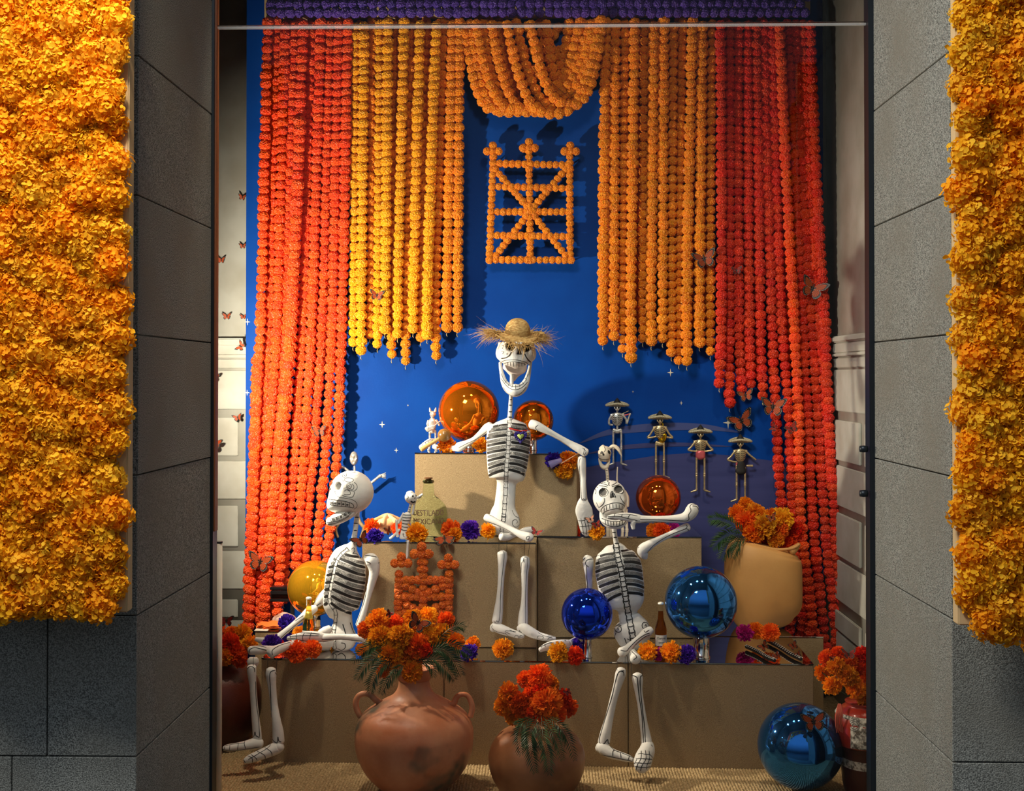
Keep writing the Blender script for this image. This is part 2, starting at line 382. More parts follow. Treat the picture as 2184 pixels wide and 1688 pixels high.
# violet shape and streaks low on the right of the backdrop, tiny printed stars
violet_tone = mat('muted_violet', (0.030, 0.036, 0.14, 1), 0.6, noise_scale=4, c2=(0.042, 0.048, 0.17, 1), stretch=(0.3, 1, 6)); blue_tone = mat('muted_blue', (0.05, 0.07, 0.22, 1), 0.6)
def flat(name, pts, m, d, parent): 
    return mk(name, [W(x, y, d) for x, y in pts], [tuple(range(len(pts)))], m, parent, smooth=False)
flat('violet_shape', [(1236, 1000), (1300, 988), (1400, 972), (1480, 966), (1560, 972), (1660, 985), (1745, 1000), (1745, 1330), (1236, 1330)], violet_tone, 6.9285, bp_)
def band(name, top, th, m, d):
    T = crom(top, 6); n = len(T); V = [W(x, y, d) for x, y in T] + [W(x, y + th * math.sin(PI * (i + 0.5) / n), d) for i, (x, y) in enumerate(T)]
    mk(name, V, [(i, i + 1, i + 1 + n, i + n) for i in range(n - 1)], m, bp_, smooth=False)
band('thin_streak', [(1236, 945), (1300, 916), (1400, 903), (1500, 905), (1580, 922)], 17, blue_tone, 6.928)
band('thin_streak', [(1250, 968), (1330, 950), (1440, 944), (1560, 952)], 10, violet_tone, 6.9278)
starm = mat('printed_star', srgb(225, 215, 190), 0.5)
def star(px, py, r):
    P = []
    for k in range(8):
        a = PI / 4 * k; q = r * (1 if k % 2 == 0 else 0.22); P.append((px + q * math.sin(a) * 0.8, py - q * math.cos(a)))
    flat('printed_star', P, starm, 6.9275, bp_)
for px, py, r in ((815, 906, 8), (845, 961, 6), (528, 687, 8), (527, 838, 7), (1430, 795, 9), (1453, 860, 5), (736, 888, 6), (1553, 902, 14), (870, 865, 3), (1350, 836, 3)): star(px, py, r)

# ================================================================ PLINTHS
def plinth(xl, yl, xr, yr, ztop, zbot, depth, label, mirror=True):
    A, B = Wz(xl, yl, ztop), Wz(xr, yr, ztop); u = (B - A); L_ = u.length; u.normalize(); n = Vector((-u.y, u.x, 0))
    if n.y < 0: n = -n
    M_ = Matrix((( u.x, n.x, 0, A.x), (u.y, n.y, 0, A.y), (0, 0, 1, 0), (0, 0, 0, 1)))
    root = thing('display_plinth', label, 'plinth', (A + B) / 2 + n * depth / 2 - Vector((0, 0, ztop - zbot)), 'linen covered plinths stepping up the display')
    mk('plinth_body', *xf(bevbox(0.0015, L_ - 0.0015, 0, depth, zbot, ztop - 0.006, 0.003), M_), LINEN, root)
    if mirror: mk('mirror_top', *xf(bevbox(0.001, L_ - 0.001, -0.001, depth, ztop - 0.006, ztop, 0.0006, 1), M_), MIRROR, root)
    return root
YS = lambda x: 1404 + (x - 557) * 13 / 1178
plinth(557, YS(557), 947, YS(947), 0.486, 0, 0.56, 'lowest front linen plinth at the left, under the side-facing skeleton')
plinth(947, YS(947), 1340, YS(1340), 0.486, 0, 0.56, 'lowest front linen plinth in the middle, behind the two round clay pots')
plinth(1340, YS(1340), 1736, YS(1736), 0.486, 0, 0.56, 'lowest front linen plinth at the right, behind the blue globe on the floor')
plinth(543, 1347, 700, 1348, 0.486, 0, 0.42, 'low rear linen plinth at far left carrying the orange paper doily')
plinth(1500, 1357, 1757, 1359, 0.486, 0, 0.50, 'low rear linen plinth at far right under the tan clay pot')
plinth(772, 1156, 1144, 1158, 0.997, 0.488, 0.78, 'middle tier linen plinth on the left with the small flower trellis on its front')
plinth(1146, 1144.5, 1497, 1145.5, 0.997, 0.488, 0.55, 'middle tier linen plinth on the right behind the two blue globes')
plinth(884, 966, 1231, 968, 1.416, 0.999, 0.45, 'tallest linen plinth behind the skeleton with the straw hat')

# ================================================================ FLOWER AND POM MESHES
def pom_mesh(seed, r=0.033, sub=4, amt=0.13):
    bm = bmesh.new(); bmesh.ops.create_icosphere(bm, subdivisions=sub, radius=r); q = random.Random(seed)
    for v in bm.verts:
        k = 1 + q.uniform(-amt, amt * 0.8) + 0.09 * noise.noise(v.co * 90 + Vector((seed, 0, 0)))
        v.co *= k
    V = [v.co.copy() for v in bm.verts]; bm.verts.index_update(); Fc = [tuple(v.index for v in f.verts) for f in bm.faces]; bm.free(); return V, Fc
POM = {}
def pom(color, k=None):
    k = rnd.randrange(5) if k is None else k
    if (color, k) not in POM: V, Fc = pom_mesh(k); POM[(color, k)] = mesh('pompom', V, Fc, [PM[color]], smooth=False)
    return POM[(color, k)]
def bloom_geo(seed, n=80, r=0.05, dome=-0.45, wid=0.5, inner=0.35, ruffle=0.16, flatz=0.8):
    """ruffled bloom facing +z"""
    q = random.Random(seed); V, Fc = [], []
    for i in range(n):
        z = 1 - (1 - dome) * (i + 0.5) / n; a = i * 2.39996 + q.uniform(-0.25, 0.25); s = math.sqrt(max(0, 1 - z * z))
        d = Vector((math.cos(a) * s, math.sin(a) * s, z * flatz)); d = (d + Vector((q.uniform(-.12, .12), q.uniform(-.12, .12), q.uniform(-.12, .12))))
        L_ = r * q.uniform(0.86, 1.12)
        t = Vector((q.uniform(-1, 1), q.uniform(-1, 1), q.uniform(-1, 1))); t = (t - d * t.dot(d)).normalized(); b = d.cross(t).normalized()
        k = len(V); m = 7
        for row, (dist, ww) in enumerate(((inner, 0.12), (0.75, wid * 0.6), (1.0, wid))):
            for j in range(m):
                u = (j / (m - 1) - 0.5) * 2
                wv = ruffle * (row / 2) * math.sin(j * 2.9 + q.uniform(0, 1.2)) * 0.8
                V.append(d * L_ * (dist + (0.06 * q.uniform(-1, 1) if row == 2 else 0)) + t * (u * ww * r * 0.5) + b * (wv * r + 0.10 * r * u * u * row))
        for row in range(2):
            for j in range(m - 1):
                a0 = k + row * m + j; Fc.append((a0, a0 + 1, a0 + m + 1, a0 + m))
    c, f = ball((0, 0, -0.02 * r), r * 0.55, 2, (1, 1, 0.8)); k = len(V); V += c; Fc += [tuple(i + k for i in t_) for t_ in f]
    return V, Fc
BL = {}
def bloom(color, k=None):
    k = rnd.randrange(4) if k is None else k
    if (color, k) not in BL:
        V, Fc = bloom_geo(k + 11, n=(110, 130, 150, 120)[k], wid=(0.52, 0.44, 0.38, 0.56)[k]); BL[(color, k)] = mesh('bloom', V, Fc, [FL[color]], smooth=False)
    return BL[(color, k)]
def hyd_geo(seed, r=0.05):
    """clustered head of small cupped petals, facing -y"""
    q = random.Random(seed); V, Fc = [], []
    n = 260
    for i in range(n):
        z = 1 - 1.15 * (i + 0.5) / n; a = i * 2.39996; s = math.sqrt(max(0, 1 - z * z))
        d = Vector((math.cos(a) * s, -z * 0.85, math.sin(a) * s)); p = d * r * q.uniform(0.72, 1.10)
        nn = (d + Vector((q.uniform(-.9, .9), q.uniform(-.9, .9), q.uniform(-.9, .9)))).normalized()
        t = nn.orthogonal().normalized(); t = Matrix.Rotation(q.uniform(0, 6.28), 3, nn) @ t; b = nn.cross(t)
        s_ = r * q.uniform(0.125, 0.20); k = len(V)
        for (u, v_, h) in ((-0.25, -0.8, -0.1), (0.25, -0.8, -0.1), (0.75, 0.0, 0.28), (0.0, 0.05, -0.06), (-0.75, 0.0, 0.28), (0.55, 0.75, 0.25), (0.0, 0.95, 0.35), (-0.55, 0.75, 0.25)):
            V.append(p + t * u * s_ + b * v_ * s_ + nn * h * s_)
        Fc += [(k, k + 1, k + 2, k + 3), (k, k + 3, k + 4), (k + 3, k + 2, k + 5, k + 6), (k + 4, k + 3, k + 6, k + 7)]
    c, f = ball((0, 0.01, 0), r * 0.72, 2, (1, 0.8, 1)); k = len(V); V += c; Fc += [tuple(i + k for i in t_) for t_ in f]
    return V, Fc
YEL = [flowermat('yellow_petals_%s' % n, c, c2, (0.005, 0.10), 0.42) for n, c, c2 in (('a', (0.92, 0.41, 0.010, 1), (0.95, 0.52, 0.02, 1)), ('b', (0.92, 0.35, 0.008, 1), (0.95, 0.46, 0.015, 1)), ('c', (0.92, 0.45, 0.012, 1), (0.95, 0.58, 0.04, 1)))]
HYD = []
for k in range(6): V, Fc = hyd_geo(k + 50); HYD.append(mesh('flower_head', V, Fc, [YEL[k % 3]], smooth=True))
BOARD = mat('beige_board', srgb(196, 168, 122), 0.7)
def flower_wall(label, x0, x1, z0, xo0, xo1, bottom):
    root = thing('flower_wall_panel', label, 'flower wall', ((xo0 + xo1) / 2, 3.76, z0), 'yellow flower panels hung on the stone piers')
    mk('board', *bevbox(min(xo0, xo1), max(xo0, xo1), 3.745, 3.795, z0, 3.35, 0.004), BOARD, root)
    n = 0; r_ = 0; z = 3.12; st = 0.0605
    while z > z0 - 0.16:
        x = x0 + (st / 2 if r_ % 2 else 0)
        while x < x1 + 0.001:
            if z > bottom(x):
                inst('flower_head', HYD[rnd.randrange(6)], root, (x + rnd.uniform(-.013, .013), 3.742 - rnd.uniform(0, 0.028) - 0.012 * noise.noise(Vector((x * 7, 0, z * 7))), z + rnd.uniform(-.012, .012)),
                     (rnd.uniform(-.3, .3), rnd.uniform(0, 6.28), rnd.uniform(-.3, .3)), rnd.uniform(0.92, 1.2)); n += 1
            x += st
        z -= st * 0.9; r_ += 1
    return n
xe = (267 - 1146) * 3.745 / 2600
n1 = flower_wall('yellow flower panel on the left stone pier, brightest at its top corner', -1.73, xe - 0.022, 1.074, -2.05, xe, lambda x: 1.075)
xe2 = (2034 - 1146) * 3.745 / 2600
n2 = flower_wall('narrower yellow flower panel on the right stone pier', xe2 + 0.022, 1.58, 1.045, xe2, 1.9, lambda x: 1.058 - 0.35 * max(0, x - xe2 - 0.02))
print('flower heads', n1, n2)

# ================================================================ GARLANDS
LOOPM = mat('clear_plastic_hook', srgb(214, 196, 140), 0.3)
def strand(pts, color, label, group, d=6.85, sp=18.6, sc_=1.0, name='pompom_garland', hook=True, flatz=0.96, cat='garland'):
    """pts: (px, py) down the strand"""
    Q = crom(pts, 8); acc = []; L_ = 0
    for a, b in zip(Q[:-1], Q[1:]): L_ += math.hypot(b[0] - a[0], b[1] - a[1])
    n = max(2, round(L_ / sp)); step = L_ / n; out = []; t = step * rnd.uniform(0.25, 0.95); pos = 0
    for a, b in zip(Q[:-1], Q[1:]):
        s = math.hypot(b[0] - a[0], b[1] - a[1])
        while t <= pos + s and len(out) < n:
            k = (t - pos) / s; out.append((a[0] + (b[0] - a[0]) * k, a[1] + (b[1] - a[1]) * k, a[2] + (b[2] - a[2]) * k if len(a) > 2 else d)); t += step * rnd.uniform(0.93, 1.07)
        pos += s
    top = W(out[0][0], out[0][1], out[0][2]); root = thing(name, label, cat, top, group)
    P = [W(*p) for p in out]
    mk('cord', *tube(P[::6] + [P[-1]] if len(P) > 12 else P, [0.0012] * (len(P[::6]) + 1 if len(P) > 12 else len(P)), 4, cap=0), THREAD, root)
    for i, p in enumerate(P):
        a = P[min(i + 1, len(P) - 1)] - P[max(i - 1, 0)]; tilt = math.atan2(a.x, a.z if abs(a.z) > 1e-6 else 1e-6)
        if a.z < 0: tilt += PI
        c = color if isinstance(color, str) else rnd.choice(color)
        s = sc_ * 0.86 * rnd.uniform(0.90, 1.10)
        inst('pompom', pom(c), root, p + Vector((rnd.uniform(-.002, .002), rnd.uniform(-.004, .004), 0)), (rnd.uniform(-.15, .15), tilt + rnd.uniform(-.15, .15), rnd.uniform(0, 6.28)), (s, s, s * flatz))
    if hook:
        e = P[-1] - Vector((0, 0, 0.03 * sc_))
        mk('end_loop', *tube([e, e - Vector((0.002, 0, 0.012)), e - Vector((-.003, 0, 0.024)), e - Vector((.002, 0, 0.016))], [0.0016] * 4, 5, cap=0), LOOPM, root)
    return root
ordn = ['first', 'second', 'third', 'fourth', 'fifth', 'sixth', 'seventh', 'eighth', 'ninth', 'tenth', 'eleventh', 'twelfth', 'thirteenth', 'fourteenth', 'fifteenth', 'sixteenth', 'seventeenth']
# left red-orange curtain
xm = [555, 573, 590, 608, 624, 645, 664, 686, 708, 729]; xk = [541, 556, 571, 589, 604, 629, 648, 668, 694, 719]; xb = [532, 545, 559, 580, 598, 610, 634, 650, 675, 699]
ye = [1352, 1345, 1338, 1330, 1310, 1290, 1225, 1210, 1205, 1195]
for i in range(10):
    xt = 571 + i * 19.0; yb = ye[i]; xx = xb[i] + (xb[i] - xm[i]) * (yb - 1180) / 700
    dd = 6.84 - (0.035 if i in (0, 4, 9) else 0) + (0.018 if i % 2 else -0.008)
    strand([(xt, 42), (xt + (xm[i] - xt) * 0.5, 370), (xm[i], 700), (xk[i], 970), (xb[i], 1180), (xx, yb)], 'red', 'red-orange pompom garland, %s front strand from the left edge of the left curtain' % ordn[i], 'long red-orange garlands of the left curtain', dd, sc_=1.04)
for i in range(7):
    xt = 590 + i * 24; x2 = 566 + i * 26; x3 = 548 + i * 24
    strand([(xt, 40), (x2, 700), ((x2 + x3) / 2 - 2, 900 - 22 * i)], 'red', 'red-orange garland in the back row of the left curtain, %s from left' % ordn[i], 'back row garlands of the left curtain', 6.895, hook=False, sc_=0.95)
# extra bunched strands, left curtain
strand([(640, 250), (630, 500), (612, 800), (590, 1000), (575, 1180), (560, 1340)], 'red', 'thicker red-orange garland lying proud over the left curtain', 'long red-orange garlands of the left curtain', 6.78, sc_=1.15)
strand([(548, 760), (543, 950), (537, 1150), (530, 1345)], 'red', 'short red-orange garland doubled along the outer left edge of the curtain', 'long red-orange garlands of the left curtain', 6.80, sc_=1.1)
# golden / amber curtain left of centre
yl_ = [(754, 734, 'gold', 0), (771, 754, 'gold', 1), (790, 726, 'orange', -1), (806, 742, 'gold', 0), (822, 715, 'gold', 2), (836, 763, 'orange', -1), (849, 722, 'gold', 1), (866, 772, 'orange', -1), (882, 716, 'gold', 1), (898, 731, 'orange', -1), (912, 721, 'gold', 2), (931, 776, 'orange', 0), (954, 706, 'orange', 1), (976, 714, 'orange', 1)]
for i, (xbm, yb, c, l) in enumerate(yl_):
    xt = 759 + i * 17.2
    if xt > 980: xt = 980
    strand([(xt, 42), (xt + (xbm - xt) * 0.5, 300), (xbm, 600), (xbm - 1, yb)], c, '%s pompom garland, %s strand from the left of the left golden curtain' % ({'gold': 'golden yellow', 'orange': 'marigold orange'}[c], ordn[i]), 'marigold garlands left of the swag', 6.85 - 0.022 * l, sc_=1.06 if l > 0 else 0.96)
for i in range(8):
    strand([(768 + i * 28, 40), (766 + i * 27, 400), (764 + i * 27, 690 - 8 * (i % 3))], 'orange', 'orange garland in the back row of the left golden curtain, %s from left' % ordn[i], 'back row garlands left of the swag', 6.90, hook=False, sc_=0.95)
# orange curtain right of centre
or_ = [(1286, 743, 1), (1309, 722, 1), (1328, 755, 0), (1346, 773, 2), (1371, 725, -1), (1389, 729, 1), (1413, 739, 1), (1432, 755, 0), (1448, 780, -1), (1465, 782, 1), (1492, 745, 1), (1515, 757, 0)]
for i, (xbm, yb, l) in enumerate(or_):
    xt = 1292 + i * 20.6
    strand([(xt, 42), (xt + (xbm - xt) * 0.5, 300), (xbm, 600), (xbm, yb)], 'orange', 'orange pompom garland, %s strand from the left of the right orange curtain' % ordn[i], 'orange garlands right of the swag', 6.85 - 0.022 * l, sc_=1.08 if l > 0 else 0.96)
for i in range(8):
    strand([(1302 + i * 29, 40), (1302 + i * 28.5, 400), (1300 + i * 29, 700 - 9 * (i % 3))], 'orange' if i % 2 else 'rust', 'deep orange garland in the back row right of the swag, %s from the left' % ordn[i], 'back row garlands right of the swag', 6.90, hook=False, sc_=0.95)
# red curtain far right
rr = [[(1537, 42), (1539, 400), (1538, 700), (1534, 823)], [(1556, 42), (1556, 400), (1555, 700), (1556, 863)], [(1575, 42), (1574, 400), (1576, 700), (1582, 835)], [(1594, 42), (1596, 400), (1598, 700), (1601, 826)],
      [(1612, 42), (1618, 400), (1622, 700), (1627, 846)], [(1629, 42), (1637, 400), (1647, 700), (1655, 900), (1668, 1100), (1688, 1300), (1700, 1410)], [(1646, 42), (1656, 400), (1668, 700), (1683, 900), (1692, 1100), (1712, 1300), (1722, 1410)],
      [(1662, 42), (1678, 400), (1694, 700), (1703, 900), (1708, 1100), (1730, 1300), (1742, 1410)], [(1679, 42), (1697, 400), (1712, 700), (1723, 900), (1733, 1100), (1752, 1300), (1764, 1410)], [(1696, 42), (1713, 400), (1731, 700), (1745, 900), (1758, 1100), (1778, 1300), (1787, 1410)],
      [(1712, 42), (1728, 400), (1743, 640), (1755, 800), (1766, 950), (1772, 1050)], [(1728, 42), (1742, 400), (1757, 640), (1766, 850), (1780, 1100), (1797, 1300), (1806, 1400)]]
for i, p in enumerate(rr):
    strand(p, 'deepred' if i not in (7,) else 'red', 'deep red pompom garland, %s strand from the left of the far right curtain' % ordn[i], 'red garlands of the far right curtain', 6.84 - (0.03 if i in (0, 7, 11) else 0) + rnd.uniform(-.01, .01), sc_=1.04)
for i in range(7):
    lo = 800 if i != 5 else 1380
    strand([(1548 + i * 25, 40), (1552 + i * 28, 400), (1556 + i * 31, lo)], 'deepred', 'dark red garland in the back row of the far right curtain, %s from left' % ordn[i], 'back row garlands of the far right curtain', 6.895, hook=False, sc_=0.95)
# swag
sw = [(988, 1275, 1060, 235, 0), (1001, 1262, 1078, 240, 0), (1015, 1278, 1098, 232, 1), (1030, 1240, 1110, 238, 0), (1047, 1282, 1135, 238, 1), (1064, 1215, 1140, 225, -1), (1080, 1283, 1178, 243, 2), (1100, 1265, 1200, 232, 1), (1130, 1286, 1218, 224, 2), (1165, 1255, 1205, 196, 0), (1020, 1230, 1100, 170, -2), (1060, 1260, 1160, 150, -2), (1120, 1280, 1210, 140, -2), (1150, 1250, 1195, 110, -2), (1040, 1200, 1110, 110, -2)]
for i, (xl, xr, xc, yb, l) in enumerate(sw):
    P = []
    for k in range(15):
        t = k / 14 * 2 - 1; q = abs(t); x = xc + (xc - xl if t < 0 else xr - xc) * math.copysign(q ** 0.8, t); y = 42 + (yb - 42) * (1 - q ** 2.3)
        P.append((x, y))
    strand(P, 'orange', ('orange pompom garland looped in the central swag, %s from its left edge' % ordn[i]) if i < 10 else ('orange pompom garland tucked behind the central swag, %s from the left' % ordn[i - 10]), 'looped garlands of the central swag', 6.83 - 0.03 * l, sc_=1.04, hook=False)
# purple band
for r_, (py, lab) in enumerate(((27, 'lowest row of purple pompoms across the top of the window'), (10, 'middle row of purple pompoms across the top of the window'), (-7, 'uppermost row of purple pompoms across the top of the window'))):
    strand([(572, py), (1150, py), (1728, py)], 'purple', lab, 'purple garland rows along the top', 6.80, sp=19.5, sc_=1.0, hook=False)
lb = mk('garland_batten', *bevbox(W(562, 30, 6.84).x, W(1730, 30, 6.84).x, 6.86, 6.925, W(0, 38, 6.84).z, W(0, -60, 6.84).z, 0.002), BOARD)
tag(lb, 'pale wooden batten behind the purple pompom rows', 'batten')

# pompom trellises: marigold beams
def trellis(label, d, color, beams, crosses, sp, sc_, sgroup=None, pegs=(), wall=0):
    root = thing('flower_trellis', label, 'wreath', W(beams[0][0][0], beams[0][1][1], d), sgroup)
    for (a, b) in beams:
        L_ = math.hypot(b[0] - a[0], b[1] - a[1]); n = max(2, int(L_ / sp) + 1)
        P = [(a[0] + (b[0] - a[0]) * i / (n - 1), a[1] + (b[1] - a[1]) * i / (n - 1)) for i in range(n)]
        bar = mk('bar', *tube([W(a[0], a[1], d), W(b[0], b[1], d)], [0.008] * 2, 8), PM['rust'], root)
        for x, y in P:
            s = sc_ * rnd.uniform(0.92, 1.06)
            inst('pompom', pom(color), root, W(x, y, d - 0.012), (rnd.uniform(0, 3), rnd.uniform(0, 3), rnd.uniform(0, 3)), s)
    for x, y in pegs: mk('peg', *tube([W(x, y, d), W(x, y, d) + Vector((0, wall - d, 0))], [0.004] * 2, 6, cap=0), STEM, root)
    for x, y, r_, s0 in crosses:
        for dx, dy in ((0, -1), (-1, 0), (1, 0), (0, 0)):
            inst('pompom', pom(color), root, W(x + dx * r_, y + dy * r_, d - 0.014), (rnd.uniform(0, 3), 0, 0), s0)
L0, R0, C0 = 1046, 1217, 1130
trellis('orange marigold trellis with three crosses hanging on the blue backdrop', 6.86, 'orange',
        [((1052, 335), (1044, 555)), ((1215, 335), (1216, 555)), ((1128, 322), (1131, 555)), ((1052, 349), (1212, 352)), ((1050, 398), (1212, 402)), ((1048, 452), (1212, 452)), ((1048, 502), (1212, 505)), ((1044, 554), (1218, 555)),
         ((1056, 362), (1124, 440)), ((1206, 362), (1140, 440)), ((1122, 462), (1058, 545)), ((1140, 462), (1206, 545))],
        [(1051, 323, 12, 0.68), (1128, 316, 12, 0.70), (1216, 323, 12, 0.68), (1130, 450, 6, 0.7)], 12.5, 0.64, pegs=[(1052, 349), (1212, 352), (1044, 554), (1218, 555)], wall=6.932)
trellis('small orange trellis darkened for shade, with three crosses fixed on the middle left plinth', 5.885, 'rust',  # darker tinsel puts the shade on this plinth front into the colour
        [((851, 1225), (848, 1345)), ((903, 1215), (902, 1345)), ((958, 1225), (957, 1345)), ((853, 1238), (955, 1238)), ((851, 1273), (955, 1273)), ((850, 1308), (955, 1308)), ((850, 1345), (955, 1345)), ((866, 1250), (892, 1264)), ((945, 1250), (914, 1264)), ((868, 1290), (892, 1303)), ((945, 1290), (914, 1303))],
        [(856, 1202, 14, 0.64), (899, 1182, 15, 0.70), (956, 1205, 14, 0.64), (901, 1200, 5, 0.5), (901, 1215, 5, 0.5)], 12.0, 0.64, pegs=[(855, 1240), (955, 1240)], wall=5.93)
# ================================================================ PAPIER-MACHE SKELETONS
def CC(ox, oy, s): return lambda *pts: [(ox + x / s, oy + y / s) for x, y in pts]
GLITTER = mat('silver_glitter', (0.36, 0.36, 0.345, 1), 0.4, 0.6, noise_scale=420, c2=(0.10, 0.10, 0.095, 1), contrast=(0.42, 0.58), bump=1.0, bump_scale=600)
def bone(name, L, root, n=16, k=5, flat=0.95, cap=0.6, power=1.0, m=None):
    return mk(name, *pxtube(L, n, k, flat, cap, power), m or WHITE, root)
def skull(root, px, py, d, rpx, rz, rx, ry=0, sc3=(1, 1, 1), eye=0.26, dark=None, sub=6, zmax=9, wide=0, eyes=(), nose=()):
    r = rpx * S(d); c = W(px, py, d); bm = bmesh.new(); bmesh.ops.create_icosphere(bm, subdivisions=sub, radius=1.0)
    M_ = Matrix.Rotation(ry, 3, 'Y') @ Matrix.Rotation(rz, 3, 'Z') @ Matrix.Rotation(rx, 3, 'X')
    g = lambda n, q, w_: math.exp(-((n - q).length / w_) ** 2)
    gf = lambda n, q, w_: math.exp(-((n - q).length / w_) ** 4)
    EY = [Vector((s * 0.37, -0.92, 0.06)) for s in (-1, 1)]; NS = Vector((0, -0.96, -0.27)); CH = [Vector((s * 0.60, -0.72, -0.34)) for s in (-1, 1)]; TE = [Vector((s * 0.88, -0.42, 0.05)) for s in (-1, 1)]
    V, dk = [], []
    for v in bm.verts:
        n = v.co.normalized(); p = Vector((n.x * 0.82, n.y * 0.98, n.z * 0.95))
        if n.y < 0.35: 
            q = math.exp(-((n.x / 0.46) ** 2 + ((n.z + 0.70) / 0.34) ** 2)) * min(1, (0.35 - n.y) / 0.5); p += Vector((n.x * 0.22, -0.26, -0.20)) * q
        p.x *= 1 + wide * min(1, max(0, -n.z * 1.6))
        for e in CH: p += e * 0.09 * g(n, e, 0.2)
        for e in TE: p -= e * 0.07 * g(n, e, 0.3)
        p.z = min(max(p.z, -1.02 + 0.02 * n.x), zmax)
        V.append(c + M_ @ Vector((p.x * sc3[0], p.y * sc3[1], p.z * sc3[2])) * r)
    bm.verts.index_update(); Fc = [tuple(v.index for v in f.verts) for f in bm.faces]; bm.free()
    dk = []
    for i, v in enumerate(V):
        k_ = 0
        if v.y < c.y - 0.15 * r:
            x, y = PX(v)
            for ex, ey, ew, eh in eyes:
                q = math.hypot((x - ex) / ew, (y - ey) / eh)
                if q < 1.3: V[i] = v + Vector((0, eye * r * max(0, 1 - (q / 1.3) ** 4), 0)); k_ |= q < 1.0
            for ex, ey, ew, eh in nose:
                q = abs((x - ex) / (ew * max(0.05, 0.5 + 0.5 * (y - ey) / eh))) if abs(y - ey) < eh else 9
                if q < 1: V[i] = v + Vector((0, 0.14 * r, 0)); k_ = True
        dk.append(bool(k_))
    mi = [1 if sum(dk[i] for i in f) >= 2 else 0 for f in Fc]
    return mk('skull', V, Fc, [WHITE, dark or GREYP], root, mi=mi)
def neckbands(neck, ys, x0, x1, wpx=2.6):
    paint(neck, [[(x0 - 9, y), ((x0 + x1) / 2, y + 0.8), (x1 + 9, y)] for y in ys], wpx, smooth=3)
def rib_paint(torso, spine, left, right, wb=5.6, wg=6.6):
    """left/right: list of poly-lines (px) of the black ribs; silver bands are laid midway between neighbours"""
    paint(torso, left + right, wb, BLACK, 'painted_rib', smooth=5)
    gl = []
    for side in (left, right):
        for a, b in zip(side[:-1], side[1:]):
            n = min(len(a), len(b)); q = [((a[i][0] + b[i][0]) / 2, (a[i][1] + b[i][1]) / 2 + 0.6) for i in range(n)]
            gl.append(q[:])
    paint(torso, gl, wg, GLITTER, 'silver_band', smooth=5)
def vertebrae(torso, pts, half, ys_n, w_=1.7):
    """spine outline: two scalloped lines and cross strokes"""
    Q = crom(pts, 12); L_, R_, X = [], [], []
    n = len(Q)
    for i, (x, y) in enumerate(Q):
        t = i / (n - 1) * ys_n; s = half * (0.80 + 0.28 * abs(math.cos(t * PI)))
        dx, dy = (Q[min(i + 1, n - 1)][0] - Q[max(i - 1, 0)][0]), (Q[min(i + 1, n - 1)][1] - Q[max(i - 1, 0)][1]); l = math.hypot(dx, dy) or 1
        L_.append((x - dy / l * -s, y + dx / l * -s)); R_.append((x + dy / l * -s, y - dx / l * -s))
    for j in range(ys_n + 1):
        i = min(n - 1, round(j / ys_n * (n - 1))); a, b = L_[i], R_[i]; m_ = ((a[0] + b[0]) / 2, (a[1] + b[1]) / 2 + 1.2); X.append([a, m_, b])
    paint(torso, [L_, R_], w_, smooth=1, lift=0.0016); paint(torso, X, w_, smooth=4, lift=0.0016)
def thread(root, *ends, d=None):
    for a, b in ends: mk('joint_thread', *tube([W(*a), W(*b)], [0.0011] * 2, 5, cap=0), THREAD, root)

# ---- the skeleton with the straw hat, middle of the display
k1 = thing('skeleton_figure', 'white papier-mache skeleton with straw hat sitting on the middle tier, mouth wide open', 'skeleton', Wz(1080, 1152, 0.997), 'large papier-mache skeletons sitting on the plinths')
D = 6.04
t1 = bone('torso', [(1086, 893, D, 7), (1086, 897, D, 18), (1086, 902, D, 30), (1086, 908, D, 39), (1085, 916, D, 45), (1085, 928, D, 47), (1084.5, 945, D, 47), (1083, 970, D, 45.5), (1082, 992, D, 43), (1082, 1008, D, 41), (1083, 1016, D, 37.5), (1082, 1022, D, 29), (1081, 1028, D, 22.5), (1080, 1036, D, 20.5), (1078.5, 1055, D, 21), (1076.5, 1078, D, 22.5), (1075, 1092, D, 28), (1075, 1106, D, 33), (1076, 1120, D, 33), (1077, 1132, D, 27), (1077, 1140, D, 16)], k1, n=40, k=4, flat=0.72, cap=0.3, power=0.85)
c4 = CC(960, 880, 8.44)
left = [c4((1030, 222), (950, 226), (860, 238), (770, 268)), c4((1022, 300), (930, 305), (800, 325), (700, 352)), c4((1015, 405), (920, 420), (800, 440), (662, 470)), c4((1008, 538), (920, 550), (800, 572), (655, 605)), c4((1000, 668), (900, 685), (780, 705), (655, 738)), c4((988, 795), (900, 815), (780, 842), (660, 880)), c4((978, 925), (900, 940), (790, 972), (668, 1020)), c4((970, 1040), (900, 1055), (800, 1090), (695, 1140))]
right = [c4((1110, 205), (1180, 210), (1270, 222), (1370, 250)), c4((1095, 290), (1180, 295), (1290, 305), (1420, 330)), c4((1095, 400), (1180, 412), (1290, 425), (1440, 470)), c4((1095, 535), (1190, 548), (1300, 565), (1440, 610)), c4((1085, 660), (1180, 672), (1290, 690), (1420, 730)), c4((1075, 790), (1180, 805), (1290, 830), (1405, 875)), c4((1060, 918), (1160, 925), (1280, 955), (1395, 1015)), c4((1050, 1030), (1150, 1050), (1260, 1085), (1370, 1145))]
rib_paint(t1, None, left, right)
vertebrae(t1, c4((1070, 130), (1060, 300), (1050, 500), (1040, 700), (1020, 900), (1010, 1100), (1000, 1350), (980, 1690)) + [(1074, 1112)], 4.0, 20, 1.1)
vertebrae(t1, [(1074.5, 1096), (1073, 1112), (1070, 1134)], 4.0, 4, 1.1)
p4 = CC(1020, 1080, 4.964)
